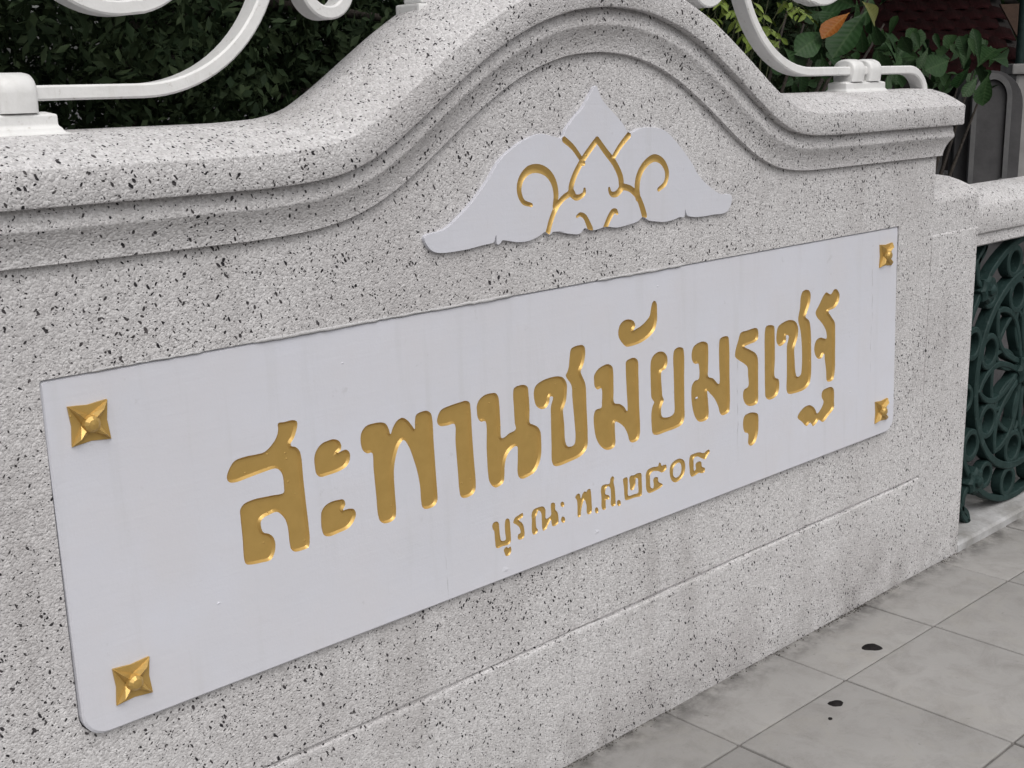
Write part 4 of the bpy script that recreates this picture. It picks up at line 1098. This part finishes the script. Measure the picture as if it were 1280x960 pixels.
bushy_tree((0.9, 2.3, 0), blobs_in(-1.6, 3.2, 2.4, 3.0, 0.5, 2.6, 44, 0.4, 0.6, 2.0) + blobs_in(-0.9, 2.6, 1.1, 2.0, 0.4, 2.2, 46, 0.30, 0.55, 2.0) + blobs_in(-1.0, 3.0, 1.4, 3.2, 1.6, 4.6, 34, 0.5, 0.9, .8),  # highest clumps rise out of view to shade the foliage below
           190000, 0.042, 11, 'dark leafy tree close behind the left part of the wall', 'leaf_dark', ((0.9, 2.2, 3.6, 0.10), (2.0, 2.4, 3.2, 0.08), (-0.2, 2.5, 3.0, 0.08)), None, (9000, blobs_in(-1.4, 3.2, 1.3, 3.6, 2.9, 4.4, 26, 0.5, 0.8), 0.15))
bushy_tree((4.2, 3.1, 0), blobs_in(2.6, 6.8, 2.9, 3.4, 0.5, 2.6, 40, 0.4, 0.6, 1.2) + blobs_in(2.4, 5.6, 1.9, 2.7, 0.4, 2.4, 40, 0.30, 0.55, 2.0) + blobs_in(2.6, 6.2, 1.8, 4.0, 1.9, 4.8, 34, 0.5, 0.9, .8),  # highest clumps and the wide unseen crown are added to shade the shrubs
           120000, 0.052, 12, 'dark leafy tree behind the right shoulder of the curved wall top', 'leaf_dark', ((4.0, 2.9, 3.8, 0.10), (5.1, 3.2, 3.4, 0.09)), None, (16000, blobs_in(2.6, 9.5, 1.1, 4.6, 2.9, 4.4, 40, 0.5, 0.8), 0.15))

# leaves modelled one by one -------------------------------------------------
def leaf_shape(kind):
    """unit leaf: base at origin, length 1 along +Y, folded along the midrib"""
    if kind == 'obovate':
        prof = [(0.0, 0.012), (0.10, 0.03), (0.25, 0.10), (0.45, 0.19), (0.65, 0.26), (0.80, 0.28), (0.92, 0.21), (1.0, 0.02)]
    else:
        prof = [(0.0, 0.012), (0.12, 0.07), (0.3, 0.155), (0.5, 0.18), (0.7, 0.14), (0.87, 0.07), (1.0, 0.008)]
    V, F = [], []
    for t, w_ in prof:
        z = -0.16 * t * t
        V += [(-w_, t, z + w_ * 0.35), (0, t, z), (w_, t, z + w_ * 0.35)]
    for i in range(len(prof) - 1):
        a = i * 3
        F += [(a, a + 1, a + 4, a + 3), (a + 1, a + 2, a + 5, a + 4)]
    return V, F
leaf_meshes = {}
def leaf(parent, kind, mat, base, tip, normal, scale_w=1.0, label=None):
    key = (kind, mat)
    if key not in leaf_meshes:
        V, F = leaf_shape(kind)
        me = bpy.data.meshes.new('leaf')
        me.from_pydata(V, [], F); me.update()
        me.polygons.foreach_set('use_smooth', [True] * len(me.polygons))
        me.materials.append(M[mat])
        leaf_meshes[key] = me
    o = bpy.data.objects.new('leaf', leaf_meshes[key])
    COL.objects.link(o)
    o.parent = parent
    b, t_ = Vector(base), Vector(tip)
    y = t_ - b
    L = y.length
    y.normalize()
    x = y.cross(Vector(normal)).normalized()
    z = x.cross(y)
    off = b - origin(parent)
    o.matrix_local = Matrix(((x.x * L * scale_w, y.x * L, z.x * L, off.x), (x.y * L * scale_w, y.y * L, z.y * L, off.y), (x.z * L * scale_w, y.z * L, z.z * L, off.z), (0, 0, 0, 1)))
    if label: o['label'] = label
    return o
FP = 1544.136
def at(u, v, y):
    """a point of the place on the vertical plane y, from where the photograph shows it"""
    d = r_ * ((u - 640) / FP) - u_ * ((v - 480) / FP) - b_
    t_ = (y + 1.6) / d.y
    return cam_loc + d * t_
def facing(p, jit=0.5):
    d = (cam_loc - Vector(p)).normalized() + Vector((0, 0, 0.55))
    return d + Vector((rr.uniform(-jit, jit), rr.uniform(-jit, jit), rr.uniform(-jit, jit)))

# light green young shrub
yb = thing('young_shrub', (3.5, 1.05, 0), 'shrub of small bright yellow-green leaves, just right of the hump of the wall', 'shrub')
tips = []
for (u, v, dep_) in ((905, 4, 1.05), (925, 15, 1.0), (945, 8, 1.0), (958, 22, 1.0), (966, 40, 1.0), (1005, 10, 1.05), (1013, 20, 1.02), (897, 26, 1.1), (938, 30, 1.05), (948, 52, 1.0), (975, 50, 1.0), (985, -24, 1.05), (915, -20, 1.05), (960, -40, 1.05), (1000, -45, 1.1), (920, -50, 1.1)):
    tips.append(at(u, v, dep_))
for k, tp in enumerate(tips):
    rt = Vector((3.45 + 0.05 * (k % 5), 1.12, 0.0))
    mid = Vector(((rt.x * .4 + tp.x * .6), (rt.y * .4 + tp.y * .6) + 0.10, tp.z * 0.62))
    hi = Vector(((mid.x * .35 + tp.x * .65), (mid.y * .35 + tp.y * .65) + 0.05, tp.z + 0.03))
    q = smooth_poly([(a.x, a.z) for a in (rt, mid, hi, tp)], 0.08, closed=False)
    ys = np.interp(np.linspace(0, 1, len(q)), (0, .33, .8, 1), (rt.y, mid.y, hi.y, tp.y))
    mesh('twig', *tube([(a, y, b) for (a, b), y in zip(q, ys)], [0.0042 - 0.003 * i / (len(q) - 1) for i in range(len(q))], 5), 'twig', yb, smooth=True)
    nl = 9 if k < 12 else 7
    mt = 'leaf_bright'
    for i in range(nl):
        f_ = i / nl
        b = tp.lerp(hi, f_ * 0.9) + Vector((rr.uniform(-.01, .01), rr.uniform(-.01, .01), rr.uniform(-.01, .01)))
        an = i * 2.4
        dr = Vector((math.cos(an), 0.6 * math.sin(an) - .2, -0.55 + 0.5 * math.sin(an * 1.3))).normalized()
        leaf(yb, 'lance', mt, b, b + dr * rr.uniform(0.034, 0.058), facing(b, 0.7), rr.uniform(0.85, 1.2))

# broad-leaved shrub with the orange leaf
bl = thing('broad_leaved_shrub', (4.15, 1.3, 0), 'large-leaved shrub with one orange old leaf, above the right iron scroll', 'shrub')
LV = [((1062, 16), (1030, 40), 'leaf_old', 0.78, 'orange old leaf'), ((1084, 14), (1042, 62), 'leaf_big', 1.0, None), ((1076, 26), (1078, 66), 'leaf_big', .9, None),
      ((1078, 2), (1100, 26), 'leaf_pale', 1.2, 'yellowing leaf'), ((1070, 8), (1030, -8), 'leaf_big', 1.0, None), ((1056, 2), (1030, 22), 'leaf_big', .9, None), ((1090, 26), (1102, 58), 'leaf_big', .9, None),
      ((1032, 40), (1000, 62), 'leaf_big', 1.1, None), ((1010, 40), (1026, 78), 'leaf_big', 1.0, None), ((980, 60), (1006, 92), 'leaf_big', 1.2, None), ((1026, 66), (1036, 100), 'leaf_big', .9, None), ((1016, 92), (1030, 74), 'leaf_big', 1.1, None),
      ((1100, 6), (1120, -14), 'leaf_big', 1.0, None), ((1084, -4), (1092, -34), 'leaf_big', 1.0, None), ((1060, -4), (1044, -40), 'leaf_big', 1.0, None), ((1106, 40), (1122, 62), 'leaf_big', 1.0, None), ((1060, 70), (1074, 104), 'leaf_big', 1.0, None), ((1096, 62), (1110, 92), 'leaf_big', 1.1, None)]
for (b, t_, mt, sw, lb) in LV:
    dd = rr.uniform(1.15, 1.35)
    if lb: dd = 1.10
    pb, pt_ = at(*b, dd), at(*t_, dd - rr.uniform(-0.01, 0.02))
    leaf(bl, 'obovate', mt, pb, pt_, facing(pb, 0.45), sw * 0.85, lb)
for k in range(64):
    b = at(rr.uniform(965, 1125), rr.uniform(-60, 112), rr.uniform(1.35, 1.85))
    a_ = rr.uniform(0, 6.28)
    t_ = b + Vector((math.cos(a_) * 0.8, rr.uniform(-.5, .2), math.sin(a_) - 0.2)).normalized() * rr.uniform(0.07, 0.13)
    leaf(bl, 'obovate', 'leaf_big', b, t_, facing(b, 0.8), rr.uniform(.7, 1.0))
for k in range(7):
    tp = at(985 + 20 * k, (10, 30, 50, -10, 20, 0, 30)[k], 1.4)
    rt = Vector((4.15, 1.5, 0)); mid = rt.lerp(tp, 0.55) + Vector((0, 0.08, 0.12))
    mesh('branch', *tube([rt, rt.lerp(mid, .5), mid, mid.lerp(tp, .5), tp], [0.018, 0.015, 0.012, 0.008, 0.004], 7), 'bark', bl, smooth=True)

# farther shrub in front of the shed
fs = thing('leafy_shrub', (6.6, 1.9, 0), 'dark shrub of upright rounded leaves below the red tiled roof', 'shrub')
LF = [((1236, 92), (1226, 128), 1.15), ((1222, 84), (1246, 52), 1.2), ((1236, 84), (1254, 60), 1.0), ((1224, 80), (1218, 36), .7), ((1208, 74), (1200, 46), 1.1), ((1218, 70), (1213, 48), .9), ((1200, 72), (1190, 56), 1.1),
      ((1180, 70), (1190, 40), 1.0), ((1176, 64), (1168, 42), .8), ((1186, 76), (1164, 84), 1.2), ((1150, 62), (1142, 40), 1.0), ((1160, 60), (1150, 84), 1.0), ((1140, 68), (1128, 50), 1.1), ((1132, 60), (1142, 32), .9),
      ((1240, 74), (1266, 72), 1.0), ((1212, 84), (1194, 104), 1.1), ((1222, 96), (1206, 118), 1.0), ((1190, 90), (1176, 112), 1.1), ((1170, 88), (1186, 104), 1.0), ((1146, 88), (1166, 106), 1.0), ((1122, 62), (1106, 44), 1.0), ((1120, 74), (1104, 88), 1.0), ((1134, 84), (1120, 104), 1.0)]
for b, t_, sw in LF:
    dd = rr.uniform(1.7, 1.95)
    pb, pt_ = at(*b, dd), at(*t_, dd - rr.uniform(-0.03, 0.03))
    leaf(fs, 'obovate', 'leaf_big', pb, pt_, facing(pb, 0.6), sw * 0.85)
for k in range(90):
    b = at(rr.uniform(1095, 1240), rr.uniform(62, 118), rr.uniform(1.9, 2.35))
    a_ = rr.uniform(0, 6.28)
    t_ = b + Vector((math.cos(a_) * 0.8, rr.uniform(-.4, .2), abs(math.sin(a_)) * .9 - .2)).normalized() * rr.uniform(0.09, 0.15)
    leaf(fs, 'obovate', 'leaf_big', b, t_, facing(b, 0.9), rr.uniform(.7, 1.0))
for k in range(8):
    tp = at(1110 + 18 * k, 80 + (k * 7) % 18, 1.95)
    rt = Vector((6.5 + 0.03 * k, 2.0, 0)); mid = rt.lerp(tp, 0.5) + Vector((0, 0.06, 0.1))
    mesh('branch', *tube([rt, mid, mid.lerp(tp, .5), tp], [0.016, 0.012, 0.008, 0.004], 6), 'bark', fs, smooth=True)

# ================================================================== SHED WITH THE RED ROOF, PILLAR, POST
# shed local frame: +X to the right as seen from the street, -Y towards the viewer
def ray_pt(u, v, dist):
    d = (r_ * ((u - 640) / FP) - u_ * ((v - 480) / FP) - b_).normalized()
    return cam_loc + d * dist
face = ray_pt(1190, 100, 1.0) - cam_loc
HZ = math.atan2(face.y, face.x) - math.pi / 2 + R(12)
p0 = ray_pt(1190, 100, 12.5)
shed = thing('shed', (p0.x, p0.y, -0.26), 'dark shed with a red tiled roof in the shade behind the shrubs', 'building', rz=HZ)
def lm(name, vf, mat, parent, **k):
    return fix(mesh(name, *vf, mat, parent, local=True, **k))
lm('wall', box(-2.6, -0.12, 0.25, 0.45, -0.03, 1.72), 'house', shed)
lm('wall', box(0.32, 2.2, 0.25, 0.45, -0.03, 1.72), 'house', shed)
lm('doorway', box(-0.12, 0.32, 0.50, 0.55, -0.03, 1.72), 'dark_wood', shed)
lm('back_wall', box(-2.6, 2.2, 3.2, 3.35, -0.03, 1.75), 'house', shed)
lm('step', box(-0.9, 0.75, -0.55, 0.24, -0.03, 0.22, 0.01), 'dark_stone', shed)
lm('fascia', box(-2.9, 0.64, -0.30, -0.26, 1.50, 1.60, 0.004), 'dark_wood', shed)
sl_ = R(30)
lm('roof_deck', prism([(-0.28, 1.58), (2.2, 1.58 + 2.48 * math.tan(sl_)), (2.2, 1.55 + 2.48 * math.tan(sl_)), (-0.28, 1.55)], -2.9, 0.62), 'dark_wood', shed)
tv, tf = [], []
tw, tl = 0.20, 0.24
def tile_mesh():
    V, F = [], []
    n = 7
    for yy, zz in ((0, 0.018), (tl, 0.006)):
        for k in range(n):
            x = -tw / 2 + tw * k / (n - 1)
            V.append((x, yy * math.cos(sl_) - 0.0, zz + yy * math.sin(sl_) + 0.012 * math.cos(math.pi * (x / (tw / 2)) / 1.0)))
    for k in range(n - 1):
        F.append((k, k + 1, n + k + 1, n + k))
    V += [(x, y, z - 0.014) for x, y, z in V[:n]]
    for k in range(n - 1):
        F.append((2 * n + k, 2 * n + k + 1, k + 1, k))
    return V, F
t0 = None
for r in range(11):
    for k in range(17):
        if t0 is None:
            t0 = mesh('roof_tile', *tile_mesh(), 'tile', shed, local=True)
            o = t0
        else:
            o = t0.copy(); COL.objects.link(o)
        yy = -0.31 + r * 0.20 * math.cos(sl_)
        o.location = (-2.80 + k * tw + (0.1 if r % 2 else 0), yy, 1.605 + r * 0.20 * math.sin(sl_) + random.uniform(-.004, .004))
        o.rotation_euler = (0, 0, random.uniform(-.03, .03))
# brown verge board running down the right end of the roof
vb = [(0.30, 2.20), (0.60, 2.20), (0.74, 1.62), (0.70, 1.52), (0.66, 1.58)]
V = [(x, -0.36, z) for x, z in vb] + [(x, -0.31, z) for x, z in vb]
n = len(vb)
lm('verge_board', (V, [tuple(range(n)), tuple(range(2 * n - 1, n - 1, -1))] + [(i, (i + 1) % n, n + (i + 1) % n, n + i) for i in range(n)]), 'brown_wood', shed)

# dark round-topped stone pillar with a sunk arched panel
pp = ray_pt(1238, 160, 8.6)
pil = thing('stone_pillar', (pp.x, pp.y, 0), 'dark grey round-topped stone pillar with arched panel beyond the railing', 'pillar', rz=HZ - R(6))
def arch(wd, z0, zs, n=14, rise=1.0):
    p = [(-wd, z0), (wd, z0)]
    for k in range(n + 1):
        a = math.pi * k / n
        p.append((wd * math.cos(a), zs + rise * wd * math.sin(a)))
    return p
def arch_slab(wd, z0, zs, y0, y1, rise=1.0):
    p = arch(wd, z0, zs, rise=rise)
    n = len(p)
    V = [(x, y0, z) for x, z in p] + [(x, y1, z) for x, z in p]
    return V, [tuple(range(n)), tuple(range(2 * n - 1, n - 1, -1))] + [(i, (i + 1) % n, n + (i + 1) % n, n + i) for i in range(n)]
def arch_frame(w0, w1, z0, zs, y0, y1, rise):
    a = arch(w1, z0, zs, rise=rise); b = arch(w0, z0, zs, rise=rise)
    n = len(a)
    V = [(x, y0, z) for x, z in a] + [(x, y0, z) for x, z in b] + [(x, y1, z) for x, z in a] + [(x, y1, z) for x, z in b]
    F = []
    for i in range(1, n):
        j = (i + 1) % n
        F += [(i, j, n + j, n + i), (2 * n + i, 3 * n + i, 3 * n + j, 2 * n + j), (i, 2 * n + i, 2 * n + j, j), (n + i, n + j, 3 * n + j, 3 * n + i)]
    return V, F
lm('shaft', arch_slab(0.20, -0.03, 1.15, 0.10, 0.40, 1.1), 'dark_stone', pil)  # dark arched slab standing in for the shadowed niche around the panel
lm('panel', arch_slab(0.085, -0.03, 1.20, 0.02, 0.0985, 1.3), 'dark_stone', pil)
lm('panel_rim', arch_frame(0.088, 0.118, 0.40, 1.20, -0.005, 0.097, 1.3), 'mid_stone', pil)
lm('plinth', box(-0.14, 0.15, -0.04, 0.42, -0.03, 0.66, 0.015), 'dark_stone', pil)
lm('shoulder', box(0.06, 0.145, -0.07, -0.041, 0.30, 0.70, 0.012), 'mid_stone', pil)
lm('jamb', box(-0.30, -0.262, 0.20, 0.30, -0.03, 1.22, 0.004), 'mid_stone', pil)
pq = ray_pt(1296, 150, 9.4)
pier2 = thing('stone_block', (pq.x, pq.y, 0), 'pale grey stone block at the right edge behind the dark pillar', 'pillar', rz=HZ - R(6))
lm('shaft', box(-0.155, 0.5, 0.0, 0.5, 0.55, 1.34, 0.02), 'pale_stone', pier2)
lm('cap', box(-0.185, 0.53, -0.03, 0.53, 1.34, 1.41, 0.012), 'pale_stone', pier2)
lm('base', box(-0.25, 0.6, -0.06, 0.6, -0.03, 0.548, 0.02), 'dark_stone', pier2)

# low wall between
lw0 = ray_pt(1186, 205, 9.6)
lw = thing('low_wall', (lw0.x, lw0.y, 0), 'low dark grey wall beside the round-topped pillar', 'wall', rz=HZ)
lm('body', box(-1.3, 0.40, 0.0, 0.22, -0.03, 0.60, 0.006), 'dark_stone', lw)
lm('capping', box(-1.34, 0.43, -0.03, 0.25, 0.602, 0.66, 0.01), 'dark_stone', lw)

# green metal post
gp = ray_pt(1277, 40, 11.5)
post = thing('metal_post', (gp.x, gp.y, 0), 'dark green metal post at the top right edge of the picture', 'post')
fix(mesh('shaft', *lathe(gp.x, gp.y, [(0.05, 0.14), (0.042, 0.2), (0.034, 1.3), (0.030, 3.4), (0.02, 3.41)]), 'green', post, smooth=False))
fix(mesh('base', *lathe(gp.x, gp.y, [(0.10, -0.03), (0.10, 0.06), (0.07, 0.09), (0.055, 0.14)]), 'green', post))
fix(mesh('lamp_globe', *lathe(gp.x, gp.y, [(0.03, 3.405), (0.10, 3.46), (0.14, 3.56), (0.13, 3.67), (0.07, 3.75), (0.02, 3.78)]), 'iron', post, smooth=True))

# tall tree added to shade the shed, its crown out of view
tb = ray_pt(1150, 0, 17.0)
bushy_tree((tb.x, tb.y, 0), [(tb.x + rr.uniform(-7.5, 5), tb.y + rr.uniform(-4.5, 3.5), rr.uniform(3.4, 7.2), rr.uniform(1.1, 1.9), rr.uniform(1.1, 1.9), rr.uniform(.7, 1.2)) for _ in range(46)] +
           [(tb.x + rr.uniform(-5, 5), tb.y + rr.uniform(0, 2.5), rr.uniform(0.6, 3.2), rr.uniform(1.0, 1.5), rr.uniform(.8, 1.2), rr.uniform(.8, 1.2)) for _ in range(22)],
           30000, 0.34, 31, 'tall dark tree added to shade the red roofed shed, crown out of view', 'leaf_mid', ((tb.x, tb.y, 5.5, 0.22), (tb.x - 3, tb.y + 1.2, 5.0, 0.18)))
